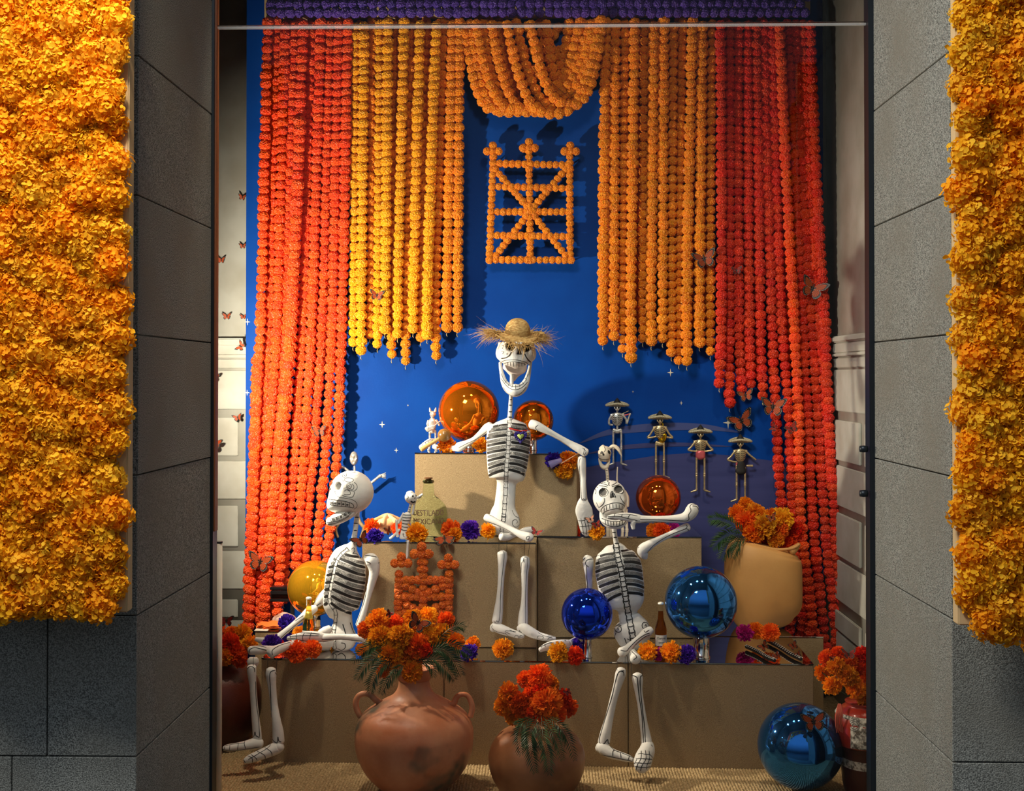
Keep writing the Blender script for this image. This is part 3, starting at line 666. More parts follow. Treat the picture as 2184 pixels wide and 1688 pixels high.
paint(t1, [p4((355, 40), (385, 100), (430, 130), (440, 190), (400, 222), (365, 200), (362, 160), (395, 142), (415, 165), (400, 185))], 1.0)
nk = bone('neck', [(1092, 800, D, 4.2), (1091, 830, D, 4.2), (1089, 860, D - 0.01, 4.3), (1087, 896, D - 0.02, 5)], k1, flat=1.0)
neckbands(nk, (852, 864, 878, 889.5), 1086, 1093, 2.4)
sk = skull(k1, 1101, 739, D - 0.05, 43, R(4), R(-2), R(2), (1.12, 0.95, 1.02), eye=0.3, dark=BLACK, zmax=0.16, wide=0.30, eyes=[(1089, 738, 8.5, 9), (1122, 740, 8, 9.5)], nose=[(1107.5, 748, 6, 8)])
s1 = CC(1020, 670, 7.035)
paint(sk, [s1((500, 570), (470, 620), (420, 655), (345, 670)), s1((695, 595), (720, 650), (765, 705), (820, 745))], 2.6)
paint(sk, [s1((335, 820), (345, 735), (390, 700), (480, 690), (570, 690), (650, 705), (730, 735), (785, 790), (770, 850)), s1((360, 790), (400, 740), (480, 720), (580, 722), (680, 745), (760, 790))] +
      [s1((x, 722 + (x - 560) ** 2 / 2600), (x + 2, 795 + (x - 560) ** 2 / 2000)) for x in range(400, 780, 42)], 1.1)
paint(sk, [s1((420, 470), (425, 520), (460, 548), (520, 545), (552, 490), (545, 430)), s1((700, 560), (765, 560), (785, 500), (770, 450))], 1.3)
paint(sk, [s1((350, 470), (385, 480), (360, 520), (390, 530)), s1((345, 560), (385, 570), (360, 600)), s1((420, 600), (440, 590), (440, 612), (420, 610)), s1((815, 540), (830, 560), (812, 590))], 0.8)
mouth = mat('inner_mouth', (0.70, 0.62, 0.58, 1), 0.7)
bone('palate', [(1098, 778, D + 0.01, 25), (1098, 788, D + 0.015, 25), (1097, 796, D + 0.02, 17), (1096, 803, D + 0.02, 9), (1094, 812, D + 0.02, 4.5)], k1, m=mouth, n=20, flat=0.7, cap=0.2)
jw = bone('jaw', [(1067, 774, D - 0.02, 3.4), (1068, 786, D - 0.03, 3.8), (1071, 800, D - 0.04, 5), (1076, 817, D - 0.055, 7.5), (1086, 829, D - 0.07, 11), (1099, 833, D - 0.08, 14), (1112, 829, D - 0.07, 11), (1122, 815, D - 0.055, 7.5), (1127, 799, D - 0.04, 5), (1130, 784, D - 0.03, 3.6), (1132, 773, D - 0.02, 3.2)], k1, n=18, flat=1.0)
paint(jw, [s1((345, 890), (380, 980), (450, 1060), (540, 1095), (640, 1070), (710, 1000), (745, 900)), s1((338, 960), (400, 1050), (470, 1115), (560, 1137), (660, 1100), (740, 1020)), s1((370, 1090), (430, 1180), (500, 1225), (580, 1222), (650, 1180), (720, 1090))], 1.1)
paint(jw, [s1((430, 990), (400, 1040)), s1((470, 1025), (448, 1088)), s1((515, 1045), (505, 1112)), s1((560, 1045), (560, 1130)), s1((605, 1035), (625, 1100)), s1((650, 1000), (680, 1060)), s1((690, 950), (730, 1000))], 1.0)
ua = bone('upper_arm', [(1046, 909, D + .01, 9), (1038, 914, D + 0.02, 9.5), (1024, 926, 6.10, 6.5), (1010, 938, 6.14, 5.5), (994, 947, 6.18, 7.5), (981, 953, 6.21, 10), (977, 955, 6.22, 9)], k1)
paint(ua, [c4((150, 640), (300, 560), (450, 490), (600, 390), (700, 300))], 0.9)
bone('forearm', [(979, 957, 6.22, 7), (955, 956, 6.27, 5), (925, 953, 6.30, 5)], k1)
hd = bone('hand', [(929, 941, 6.27, 5), (918, 943, 6.24, 7.5), (907, 950, 6.22, 7.5), (898, 956, 6.21, 6)], k1, flat=0.9)
c7 = CC(860, 850, 10.92)
paint(hd, [c7((370, 1080), (440, 1060), (560, 1000), (680, 930)), c7((430, 1150), (520, 1130), (620, 1050), (690, 960)), c7((440, 1060), (470, 1130)), c7((510, 1020), (540, 1100)), c7((570, 980), (610, 1060))], 0.8)
ua = bone('upper_arm', [(1134, 905, 5.99, 10), (1146, 909, 5.98, 9.5), (1168, 920, 5.98, 7), (1190, 932, 5.99, 6), (1214, 946, 6.0, 7), (1236, 958, 6.0, 9), (1249, 966, 6.0, 9)], k1)
b2 = CC(860, 660, 3.245)
paint(ua, [b2((935, 800), (915, 820), (940, 845), (1050, 895), (1150, 955), (1210, 1005)), b2((1240, 960), (1265, 985), (1250, 1010)), b2((1255, 960), (1245, 1010), (1225, 1060))], 1.0)
fa = bone('forearm', [(1241, 978, 6.02, 8.5), (1241, 992, 6.02, 9), (1243, 1015, 6.03, 7), (1244, 1040, 6.03, 6.6), (1245, 1064, 6.04, 7.5)], k1)
h1 = CC(1140, 920, 6.75)
paint(fa, [h1((660, 390), (640, 460), (650, 560), (665, 760), (680, 980), (705, 970), (720, 985), (740, 970), (738, 760), (748, 560), (740, 400), (680, 370))], 1.0)
hn = bone('hand', [(1245, 1064, 6.04, 8), (1244, 1074, 6.04, 13), (1245, 1088, 6.05, 18), (1248, 1104, 6.06, 17), (1249, 1120, 6.07, 14), (1250, 1134, 6.08, 11), (1252, 1141, 6.085, 6)], k1, n=20, flat=0.35)
paint(hn, [h1((600, 1285), (680, 1290), (760, 1275), (830, 1280)), h1((640, 1375), (720, 1370), (820, 1360)), h1((670, 1450), (740, 1470), (800, 1445)), h1((665, 1250), (690, 1380), (710, 1490)), h1((710, 1245), (740, 1380), (755, 1500)), h1((750, 1280), (780, 1370), (790, 1480))], 1.1)
th = bone('thigh', [(1070, 1145, 5.83, 9), (1082, 1146, 5.85, 7.5), (1100, 1140, 5.90, 6), (1122, 1134, 5.96, 9), (1136, 1130, 5.98, 7)], k1)
paint(th, [p4((215, 300), (240, 290), (300, 285)), p4((470, 240), (540, 220), (590, 225))], 1.0)
th = bone('thigh', [(1037, 1104, 5.90, 8), (1046, 1108, 5.89, 8.5), (1065, 1117, 5.87, 6.5), (1090, 1130, 5.85, 6.5), (1112, 1141, 5.83, 8.5), (1128, 1147, 5.82, 10.5), (1131, 1149, 5.82, 9)], k1)
paint(th, [p4((60, 150), (200, 200), (330, 265), (430, 335), (490, 365)), p4((120, 95), (280, 165), (400, 240), (500, 270)), p4((515, 325), (540, 320), (530, 355), (508, 345), (515, 322))], 1.0)
sA = bone('shin', [(1071, 1181, 5.865, 10.5), (1071.5, 1192, 5.865, 10.5), (1070, 1212, 5.865, 8), (1068, 1245, 5.865, 6.8), (1066, 1275, 5.865, 7.5), (1063, 1305, 5.865, 10), (1060, 1326, 5.86, 11)], k1)
paint(sA, [p4((220, 480), (265, 480), (272, 560), (250, 760), (235, 960), (230, 1140), (215, 1225), (195, 1215), (180, 1232), (165, 1215))], 1.0)
sB = bone('shin', [(1120, 1192, 5.86, 9.5), (1120, 1203, 5.86, 10.5), (1119, 1225, 5.86, 7.8), (1119, 1260, 5.86, 6.6), (1118, 1290, 5.86, 7.6), (1116, 1312, 5.86, 10), (1115, 1332, 5.85, 11)], k1)
paint(sB, [p4((485, 545), (515, 545), (520, 600), (508, 760), (500, 960), (498, 1275), (475, 1280), (455, 1272), (432, 1275)), p4((485, 550), (470, 600)), p4((480, 550), (488, 600)), p4((460, 590), (450, 800), (440, 1050))], 1.0)
fA = bone('foot', [(1050, 1344, 5.86, 6), (1056, 1338, 5.855, 10), (1072, 1344, 5.845, 10.5), (1090, 1350, 5.84, 8.5), (1106, 1355, 5.835, 7.5), (1116, 1357, 5.83, 5)], k1, flat=0.9)
fB = bone('foot', [(1107, 1342, 5.84, 7), (1116, 1340, 5.835, 11), (1132, 1349, 5.825, 11), (1150, 1357, 5.82, 8.5), (1168, 1361, 5.81, 7), (1183, 1363, 5.81, 4.5)], k1, flat=0.9)
paint(fA, [p4((150, 1260), (145, 1290), (200, 1330), (280, 1350), (340, 1385), (420, 1400), (480, 1385)), p4((285, 1355), (300, 1340), (340, 1355)), p4((385, 1395), (395, 1370), (420, 1375), (425, 1395)), p4((440, 1395), (445, 1370), (470, 1375)), p4((285, 1335), (300, 1320), (400, 1330)), p4((330, 1310), (400, 1345))], 0.9)
paint(fB, [p4((410, 1385), (500, 1398), (620, 1405), (720, 1420), (830, 1405)), p4((620, 1400), (640, 1375), (690, 1385), (680, 1410)), p4((735, 1415), (750, 1395), (790, 1400)), p4((630, 1340), (700, 1375), (780, 1390)), p4((700, 1340), (760, 1375), (820, 1385)), p4((440, 1310), (430, 1340))], 0.9)
thread(k1, ((1064, 1150, 5.83), (1064, 1178, 5.85)), ((1081, 1150, 5.83), (1081, 1178, 5.85)), ((1119, 1152, 5.81), (1118, 1186, 5.85)), ((1131, 1154, 5.81), (1126, 1186, 5.85)))

# straw hat on his head
HATC = W(1103, 716, 5.99); straw = mat('straw', srgb(206, 172, 108), 0.7, noise_scale=60, c2=srgb(160, 118, 62), bump=0.7, bump_scale=260, stretch=(1, 1, 2.5))
hat = thing('straw_hat', 'frayed straw hat on the head of the middle skeleton', 'hat', HATC)
HM = Matrix.Translation(HATC) @ Matrix.Rotation(R(13), 4, 'X') @ Matrix.Rotation(R(5), 4, 'Y')
u_ = S(5.99)
prof = [(26, 2), (27, 6), (27, 13), (25.5, 20), (22, 27), (16, 33), (8, 36.5), (0.01, 37.5)]
V, Fc = lathe([(a * u_, b * u_) for a, b in [(27, -1)] + prof], (0, 0, 0), 48); mk('crown', *xf((V, Fc), HM), straw, hat)
V, Fc = [], []; NA = 72
for i, (r_, z) in enumerate(((26, 1), (33, -2), (42, -4.5), (50, -4), (57, 1), (56, 3), (49, -1.5), (41, -2), (32, 1), (26, 4))):
    for j in range(NA):
        a = 2 * PI * j / NA; rr = r_ * (1 + 0.05 * math.sin(3 * a + 1)); zz = z - (r_ - 26) * 0.20 * max(0, -math.sin(a)) ** 2 * 1.2 + (r_ - 26) * 0.16 * math.sin(2 * a + 0.7) + (r_ - 26) * 0.05 * math.sin(5 * a)
        V.append(Vector((rr * math.cos(a), rr * math.sin(a) * 0.95, zz)) * u_)
for i in range(9):
    for j in range(NA): Fc.append((i * NA + j, i * NA + (j + 1) % NA, (i + 1) * NA + (j + 1) % NA, (i + 1) * NA + j))
mk('brim', *xf((V, Fc), HM), straw, hat)
V, Fc = [], []
for i in range(900):
    a = rnd.uniform(0, 2 * PI); 
    if i < 480: a = rnd.choice([rnd.gauss(PI, 0.35), rnd.gauss(0, 0.4)])
    r0 = rnd.uniform(40, 56); L_ = rnd.uniform(14, 46) * (1.5 if rnd.random() < 0.12 else 1); ph = a + rnd.gauss(0, 0.55)
    dirv = Vector((math.cos(ph), math.sin(ph), rnd.gauss(0.0, 0.28))).normalized(); P = []
    z0 = -4 - (r0 - 26) * 0.24 * max(0, -math.sin(a)) ** 2 + (r0 - 26) * 0.16 * math.sin(2 * a + 0.7)
    p = Vector((r0 * math.cos(a), r0 * math.sin(a), z0 + rnd.uniform(1, 6))); crl = Vector((rnd.gauss(0, .25), rnd.gauss(0, .25), rnd.gauss(-0.32, .4)))
    side = dirv.cross(Vector((0, 0, 1)) + Vector((rnd.gauss(0, .6), rnd.gauss(0, .6), 0))).normalized(); ww = rnd.uniform(0.5, 1.1)
    for s_ in range(6):
        h = ww * (1 - s_ / 5.5); V += [HM @ ((p + side * h) * u_), HM @ ((p - side * h) * u_)]
        if s_: k = len(V); Fc.append((k - 4, k - 3, k - 1, k - 2))
        p = p + dirv * L_ / 5; dirv = (dirv + crl * 0.3).normalized()
o = mk('straw_fringe', V, Fc, straw, hat); o['kind'] = 'stuff'

# ---- the skeleton sitting in profile at the left
k2 = thing('skeleton_figure', 'white papier-mache skeleton in profile facing left, sitting at the left end of the lowest tier', 'skeleton', Wz(732, 1396, 0.486), 'large papier-mache skeletons sitting on the plinths')
D = 5.87
t2 = bone('torso', [(753, 1158, D, 6), (750, 1166, D, 12), (746, 1174, D, 21), (742, 1184, D, 31), (740, 1196, D, 38), (739, 1212, D, 42), (737, 1235, D, 43), (734, 1258, D, 42.5), (729, 1282, D, 40), (726, 1295, D, 37), (726, 1304, D, 29), (729, 1312, D, 22.5), (731, 1322, D, 20), (731, 1334, D, 21.5), (730, 1346, D, 26), (731, 1360, D, 28), (732, 1374, D, 26.5), (733, 1384, D, 20), (734, 1389, D, 12)], k2, n=40, k=4, flat=0.85, cap=0.3, power=0.9)
e1 = CC(560, 1140, 5.821)
right = [e1((1020, 250), (1100, 270), (1180, 285), (1235, 290)), e1((960, 300), (1070, 345), (1180, 390), (1290, 415)), e1((925, 390), (1050, 440), (1180, 490), (1305, 515)), e1((905, 480), (1030, 540), (1160, 585), (1290, 610)), e1((885, 585), (1000, 635), (1130, 685), (1275, 715)), e1((865, 680), (990, 735), (1120, 785), (1250, 812)), e1((855, 765), (970, 830), (1100, 880), (1235, 912)), e1((845, 850), (950, 925), (1070, 975), (1180, 995))]
left = [e1((905, 305), (880, 312)), e1((885, 400), (820, 412)), e1((870, 495), (795, 512)), e1((850, 592), (778, 605)), e1((832, 680), (762, 695)), e1((815, 765), (752, 785)), e1((812, 855), (745, 880))]
rib_paint(t2, None, left, right, 6.2, 7.4)
vertebrae(t2, e1((1060, 180), (960, 270), (910, 370), (880, 500), (850, 640), (830, 770), (850, 870), (905, 960), (905, 1080), (885, 1200), (885, 1300), (900, 1420)), 3.4, 15, 1.3)
paint(t2, [e1((1100, 190), (1130, 170), (1145, 210), (1120, 240), (1160, 240), (1190, 265))], 1.3); paint(t2, [e1((995, 1115), (1015, 1180), (1035, 1250)), e1((1085, 1095), (1110, 1170), (1140, 1240))], 2.2)
paint(t2, [e1((930, 1420), (980, 1440), (1025, 1410), (1020, 1360), (975, 1350)), e1((860, 1400), (900, 1440), (1000, 1465))], 1.8)
nk = bone('neck', [(762, 1090, D, 5.5), (761, 1105, D, 5.4), (758, 1130, D, 5.4), (754, 1160, D, 6)], k2, flat=1.0)
neckbands(nk, (1103, 1116, 1131, 1148), 756, 762, 2.2)
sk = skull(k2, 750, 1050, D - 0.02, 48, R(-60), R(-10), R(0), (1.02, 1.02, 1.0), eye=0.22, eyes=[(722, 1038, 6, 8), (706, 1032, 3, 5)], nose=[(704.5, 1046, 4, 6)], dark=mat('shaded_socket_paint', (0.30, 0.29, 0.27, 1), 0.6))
q1 = CC(680, 950, 8.04)
paint(sk, [q1((230, 650), (260, 590), (340, 575), (400, 590), (420, 625)), q1((275, 780), (290, 840), (340, 890), (430, 905), (560, 930), (640, 980), (655, 1050), (600, 1100)), q1((430, 590), (480, 560), (540, 565), (600, 600), (540, 635), (460, 620), (430, 590)), q1((370, 500), (420, 485), (470, 490), (460, 545), (420, 550), (400, 515), (430, 510), (440, 530)),
           q1((600, 630), (650, 680), (655, 740), (610, 785)), q1((530, 710), (500, 690), (495, 720), (530, 745), (560, 710), (540, 665), (490, 665), (475, 720), (520, 770), (590, 750), (600, 700), (570, 665)),
           q1((440, 790), (470, 765), (530, 790), (540, 840), (470, 850), (430, 840)), q1((400, 860), (480, 885), (570, 890), (605, 840), (600, 790), (550, 780)), q1((510, 455), (560, 435), (620, 455), (600, 470), (520, 465))], 1.0)
paint(sk, [q1((130, 930), (170, 925), (220, 935), (300, 940), (400, 955), (500, 975), (580, 1010), (600, 1060), (570, 1080)), q1((190, 1020), (260, 1030), (330, 1042), (420, 1050), (520, 1060), (580, 1070))] +
      [q1((x, 945 + (x - 190) * 0.10), (x + 12, 1022 + (x - 190) * 0.12)) for x in (190, 240, 310, 380, 450, 520)], 1.2)
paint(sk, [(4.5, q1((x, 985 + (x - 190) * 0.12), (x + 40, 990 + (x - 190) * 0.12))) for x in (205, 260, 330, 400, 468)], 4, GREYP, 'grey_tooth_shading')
jw = bone('jaw', [(701, 1112, 5.80, 8), (708, 1112, 5.80, 11), (722, 1106, 5.81, 12.5), (738, 1099, 5.83, 12), (752, 1090, 5.85, 11), (759, 1080, 5.86, 9)], k2, n=20, flat=1.7, power=0.8)
paint(jw, [q1((120, 1260), (180, 1265), (300, 1235), (420, 1185), (520, 1120), (575, 1110)), q1((130, 1330), (200, 1320), (330, 1300), (440, 1250), (530, 1190), (580, 1140)), q1((150, 1350), (260, 1345), (400, 1290), (520, 1215))] + [q1((a, b), (a + 14, b + 55)) for a, b in ((200, 1265), (262, 1245), (335, 1222), (410, 1190), (470, 1155), (530, 1120))], 1.1)
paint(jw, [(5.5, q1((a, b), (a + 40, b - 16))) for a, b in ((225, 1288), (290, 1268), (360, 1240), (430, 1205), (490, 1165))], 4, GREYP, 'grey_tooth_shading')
ua = bone('upper_arm', [(782, 1190, 5.82, 8), (791, 1194, 5.80, 14.5), (796, 1204, 5.80, 14), (798, 1220, 5.80, 11), (793, 1243, 5.80, 8.5), (786, 1268, 5.80, 7.2), (779, 1294, 5.79, 7), (772, 1318, 5.78, 8), (767, 1334, 5.78, 9)], k2)
paint(ua, [e1((1240, 295), (1270, 265), (1350, 270), (1450, 290)), e1((1245, 295), (1280, 360), (1310, 450), (1300, 620), (1270, 800), (1220, 960), (1160, 1130)), e1((1290, 340), (1325, 350), (1340, 370)), e1((1455, 345), (1435, 360))], 1.6)
paint(ua, [e1((1195, 1100), (1215, 1130), (1205, 1160), (1185, 1170))], 2.2)
fa = bone('forearm', [(776, 1363, 5.72, 7.5), (766, 1362, 5.72, 9), (745, 1360, 5.71, 7), (725, 1359, 5.70, 6.5), (703, 1360, 5.69, 8), (690, 1361, 5.69, 9.5)], k2)
paint(fa, [e1((735, 1250), (725, 1285), (745, 1305), (850, 1305), (1000, 1305), (1150, 1320), (1240, 1330)), e1((745, 1340), (800, 1330), (950, 1333), (1080, 1345), (1180, 1370))], 1.4)
hn = bone('hand', [(692, 1361, 5.69, 9), (675, 1359, 5.68, 11.5), (655, 1358, 5.67, 11), (637, 1360, 5.66, 9), (622, 1362, 5.655, 7), (614, 1362, 5.65, 4)], k2, n=18, flat=0.7)
paint(hn, [e1((300, 1275), (400, 1235), (500, 1225), (620, 1230), (710, 1240)), e1((310, 1300), (400, 1300), (520, 1325), (650, 1335), (740, 1330)), e1((330, 1270), (440, 1262), (560, 1258), (700, 1262))], 1.3)
paint(hn, [e1((432, 1225), (415, 1262), (425, 1300)), e1((525, 1222), (500, 1260), (500, 1318)), e1((608, 1220), (592, 1260), (580, 1320)), e1((350, 1240), (345, 1290))], 1.2)
bone('upper_arm', [(703, 1258, 5.98, 9), (695, 1268, 5.98, 11), (687, 1277, 5.98, 11), (679, 1287, 5.98, 8.5), (675, 1291, 5.98, 6)], k2)
ua2 = bpy.data.objects[[o for o in GEO if o.startswith('upper_arm')][-1]]
paint(ua2, [e1((745, 690), (690, 770), (650, 860), (665, 890), (730, 850)), e1((640, 900), (700, 915))], 1.5)
fa = bone('forearm', [(672, 1298, 5.90, 8), (660, 1305, 5.88, 10), (645, 1318, 5.85, 8), (624, 1335, 5.82, 6.2), (604, 1351, 5.79, 6.5), (588, 1364, 5.77, 8)], k2)
paint(fa, [e1((520, 1040), (420, 1120), (300, 1220), (200, 1310)), e1((505, 1010), (400, 1080))], 1.3)
bone('hand', [(590, 1366, 5.76, 8), (575, 1370, 5.75, 9), (558, 1367, 5.74, 7), (546, 1364, 5.73, 4.5)], k2, flat=0.6)
thB = bone('thigh', [(700, 1380, 5.86, 9), (680, 1380, 5.82, 8), (640, 1382, 5.74, 7), (600, 1386, 5.64, 7.5), (560, 1387, 5.57, 9.5), (540, 1388, 5.55, 10), (534, 1388, 5.55, 9)], k2)
thA = bone('thigh', [(706, 1372, 5.82, 9), (680, 1372, 5.77, 8), (650, 1372, 5.70, 7), (625, 1374, 5.62, 7.5), (600, 1383, 5.55, 9.5), (582, 1391, 5.51, 11.5), (577, 1395, 5.50, 11)], k2)
g2 = CC(520, 1180, 7.03)
paint(thB, [g2((90, 1500), (90, 1450), (160, 1420), (260, 1440), (340, 1460)), g2((120, 1400), (260, 1400), (340, 1420))], 1.6)
paint(thA, [g2((430, 1530), (425, 1470), (470, 1425), (560, 1380), (700, 1340)), g2((440, 1560), (500, 1540), (480, 1600)), g2((330, 1440), (350, 1420))], 1.6)
bone('hip_joint', [(703, 1342, 5.80, 8), (694, 1347, 5.79, 10), (683, 1352, 5.78, 8)], k2)
bone('kneecap', [(533, 1412, 5.60, 10), (545, 1414, 5.60, 12)], k2, flat=0.6)
a4 = CC(440, 1280, 4.138)
sB = bone('shin', [(537, 1424, 5.53, 10), (537, 1434, 5.53, 10), (539, 1460, 5.53, 7.8), (542, 1500, 5.53, 7.6), (545, 1535, 5.53, 8.5), (548, 1562, 5.53, 9.5), (549, 1580, 5.53, 10)], k2)
sA = bone('shin', [(578, 1430, 5.48, 10.5), (578, 1441, 5.48, 11.5), (580, 1462, 5.48, 9.2), (584, 1500, 5.48, 8), (589, 1535, 5.47, 9.5), (593, 1562, 5.47, 12), (594, 1582, 5.47, 13)], k2)
paint(sB, [a4((360, 610), (385, 590), (420, 600), (425, 640)), a4((435, 720), (440, 900), (460, 1050), (470, 1210)), a4((390, 1195), (420, 1205), (430, 1165), (440, 1200), (470, 1215))], 1.5)
paint(sA, [a4((615, 620), (570, 635), (560, 680), (568, 800), (575, 1000), (580, 1180), (590, 1240), (625, 1260), (632, 1210), (640, 1245), (662, 1255)), a4((605, 640), (618, 660))], 1.7)
fB = bone('foot', [(555, 1588, 5.53, 11), (544, 1587, 5.52, 12), (524, 1591, 5.50, 10), (504, 1594, 5.49, 8.5), (486, 1596, 5.48, 7.5), (478, 1597, 5.475, 5)], k2, flat=1.1, n=18)
fA = bone('foot', [(598, 1592, 5.46, 11), (590, 1596, 5.46, 13), (570, 1605, 5.44, 12), (550, 1613, 5.42, 10.5), (532, 1620, 5.41, 9), (523, 1624, 5.405, 6)], k2, flat=1.1, n=18)
paint(fB, [a4((135, 1310), (180, 1330), (300, 1325), (400, 1310), (470, 1300)), a4((150, 1270), (240, 1250), (350, 1235)), a4((165, 1290), (260, 1270), (340, 1265)), a4((165, 1275), (160, 1320)), a4((210, 1255), (205, 1325)), a4((285, 1245), (275, 1325)), a4((345, 1240), (335, 1270), (348, 1315))], 1.3)
paint(fA, [a4((320, 1440), (400, 1452), (500, 1420), (600, 1380), (690, 1350)), a4((345, 1380), (430, 1340), (520, 1290), (550, 1265)), a4((370, 1410), (450, 1365), (540, 1310), (570, 1275)), a4((360, 1375), (405, 1400), (405, 1445)), a4((385, 1360), (440, 1400), (450, 1440)), a4((430, 1330), (510, 1370), (520, 1410)), a4((505, 1300), (570, 1340), (580, 1385)), a4((330, 1410), (345, 1440))], 1.4)
thread(k2, ((540, 1397, 5.53), (540, 1424, 5.52)), ((571, 1404, 5.49), (571, 1430, 5.47)), ((590, 1402, 5.49), (590, 1434, 5.47)))

# ---- the skeleton sitting at the right
k3 = thing('skeleton_figure', 'white papier-mache skeleton with bold black lines biting its hand, right of the middle', 'skeleton', Wz(1345, 1400, 0.486), 'large papier-mache skeletons sitting on the plinths')
D = 5.87
t3 = bone('torso', [(1318, 1160, D, 7), (1318, 1165, D, 16), (1317, 1172, D, 28), (1317, 1181, D, 39), (1317, 1194, D, 46.5), (1319, 1212, D, 50), (1322, 1234, D, 50), (1326, 1256, D, 48.5), (1331, 1274, D, 45), (1336, 1287, D, 39.5), (1338, 1296, D, 30), (1338.5, 1304, D, 21), (1339, 1313, D, 19.5), (1343, 1322, D, 26), (1346, 1334, D, 36), (1348, 1348, D, 39), (1348, 1362, D, 37), (1347, 1375, D, 28), (1347, 1383, D, 17)], k3, n=44, k=4, flat=0.72, cap=0.3, power=0.88)
c8 = CC(1200, 1150, 5.823)
left = [c8((640, 182), (580, 188), (520, 198), (465, 215)), c8((655, 250), (580, 262), (500, 285), (410, 310)), c8((672, 335), (590, 350), (500, 378), (408, 412)), c8((690, 420), (600, 442), (510, 470), (425, 510)), c8((700, 510), (620, 535), (530, 565), (450, 600)), c8((712, 590), (640, 615), (570, 645), (498, 680)), c8((735, 680), (680, 700), (620, 728), (565, 765))]
right = [c8((725, 155), (780, 145), (830, 138), (895, 138)), c8((740, 212), (810, 208), (880, 210), (950, 228)), c8((755, 290), (830, 288), (900, 292), (975, 312)), c8((765, 372), (840, 372), (910, 380), (988, 400)), c8((778, 460), (850, 462), (920, 470), (1000, 500)), c8((790, 560), (860, 562), (930, 575), (1012, 605)), c8((805, 668), (880, 672), (950, 680), (1028, 712))]
rib_paint(t3, None, left, right, 6.2, 7.2)
vertebrae(t3, c8((660, 55), (672, 150), (690, 250), (718, 350), (738, 450), (755, 560), (775, 670), (790, 780), (812, 900), (840, 1050), (865, 1180), (880, 1275)), 5.8, 19, 2.3)
paint(t3, [c8((700, 1125), (685, 1110), (700, 1090), (725, 1100), (728, 1140), (695, 1160), (655, 1140), (655, 1090), (690, 1072), (730, 1080)), c8((665, 1165), (650, 1210), (665, 1270), (690, 1300)), c8((1020, 1085), (1030, 1065), (1045, 1085), (1030, 1105), (1000, 1110), (985, 1075), (1005, 1040), (1045, 1045), (1075, 1090)), c8((640, 1130), (660, 1060), (700, 1000)), c8((770, 1230), (790, 1290), (820, 1310)), c8((800, 1240), (850, 1265))], 1.8)
nk = bone('neck', [(1308, 1115, D, 5), (1310, 1130, D, 5), (1312, 1145, D, 5), (1315, 1161, D, 6)], k3, flat=1.0)
neckbands(nk, (1135.5, 1146, 1159), 1307, 1315, 2.4)
sk = skull(k3, 1301, 1062, D - 0.02, 39.5, R(6), R(-16), R(-3), (1.12, 1.0, 0.98), eye=0.24, dark=GREYP, eyes=[(1287, 1051.5, 7.8, 7.6), (1319.5, 1045, 8, 7)], nose=[(1307, 1056, 4.6, 6.5)])
w4 = CC(1250, 930, 6.752)
paint(sk, [w4((320, 640), (310, 660), (335, 680), (320, 695), (340, 720)), w4((205, 685), (270, 700), (320, 720)), w4((185, 720), (240, 725), (310, 740)), w4((365, 715), (400, 700), (450, 665)), w4((370, 735), (420, 720), (480, 705)), w4((225, 690), (240, 670), (280, 675)), w4((360, 650), (400, 640), (430, 660))], 1.6)
paint(sk, [w4((190, 830), (200, 780), (240, 755), (290, 765), (318, 810), (300, 860), (240, 880), (200, 860), (190, 830)), w4((405, 790), (415, 745), (460, 725), (510, 750), (535, 800), (510, 830), (460, 825), (420, 810), (405, 785))], 2.0)
paint(sk, [w4((348, 890), (355, 830), (375, 800), (400, 830), (425, 885), (395, 870), (370, 895), (348, 890))], 1.8)
paint(sk, [w4((260, 895), (265, 940), (240, 990), (190, 1030)), w4((485, 865), (510, 920), (560, 985)), w4((150, 960), (170, 1010), (190, 1040)), w4((130, 760), (145, 800), (130, 840)), w4((150, 735), (170, 750))], 1.4)
paint(sk, [w4((215, 1110), (220, 1060), (260, 1015), (330, 985), (400, 968), (480, 970), (540, 1000), (575, 1050), (560, 1110)), w4((240, 1140), (250, 1110), (300, 1080), (370, 1060), (450, 1050), (520, 1065), (560, 1090))] +
      [w4((a, b), (a + e, b + 62)) for a, b, e in ((262, 1030, -2), (295, 1010, -2), (340, 992, 2), (385, 980, 4), (430, 978, 4), (475, 985, 4), (515, 1003, 2), (548, 1030, -2))], 1.4)
bone('mouth_lining', [(1292, 1098, D + 0.01, 10), (1308, 1100, D + 0.01, 13), (1326, 1098, D + 0.01, 10)], k3, m=mat('grey_mouth', (0.45, 0.46, 0.45, 1), 0.7), flat=0.9)
jw = bone('jaw', [(1282, 1094, 5.83, 3.5), (1285, 1106, 5.80, 6), (1294, 1115, 5.785, 8.5), (1306, 1119, 5.78, 9.5), (1320, 1119, 5.78, 9.5), (1331, 1112, 5.785, 8), (1337, 1100, 5.80, 5)], k3, n=18, flat=1.0)
paint(jw, [w4((225, 1190), (290, 1215), (370, 1235), (450, 1235), (530, 1215)), w4((235, 1245), (290, 1280), (370, 1305), (450, 1305), (540, 1270), (570, 1220))] + [w4((a, b), (a + e, b + 66)) for a, b, e in ((272, 1205, 10), (310, 1218, 8), (352, 1228, 6), (395, 1232, 2), (440, 1232, 0), (485, 1225, -4), (525, 1212, -8))], 1.5)
ua = bone('upper_arm', [(1250, 1190, 5.84, 8), (1254, 1197, 5.84, 12), (1255, 1212, 5.84, 10), (1256, 1232, 5.87, 7.5), (1258, 1260, 5.92, 6.2), (1258, 1290, 5.93, 6.5)], k3)
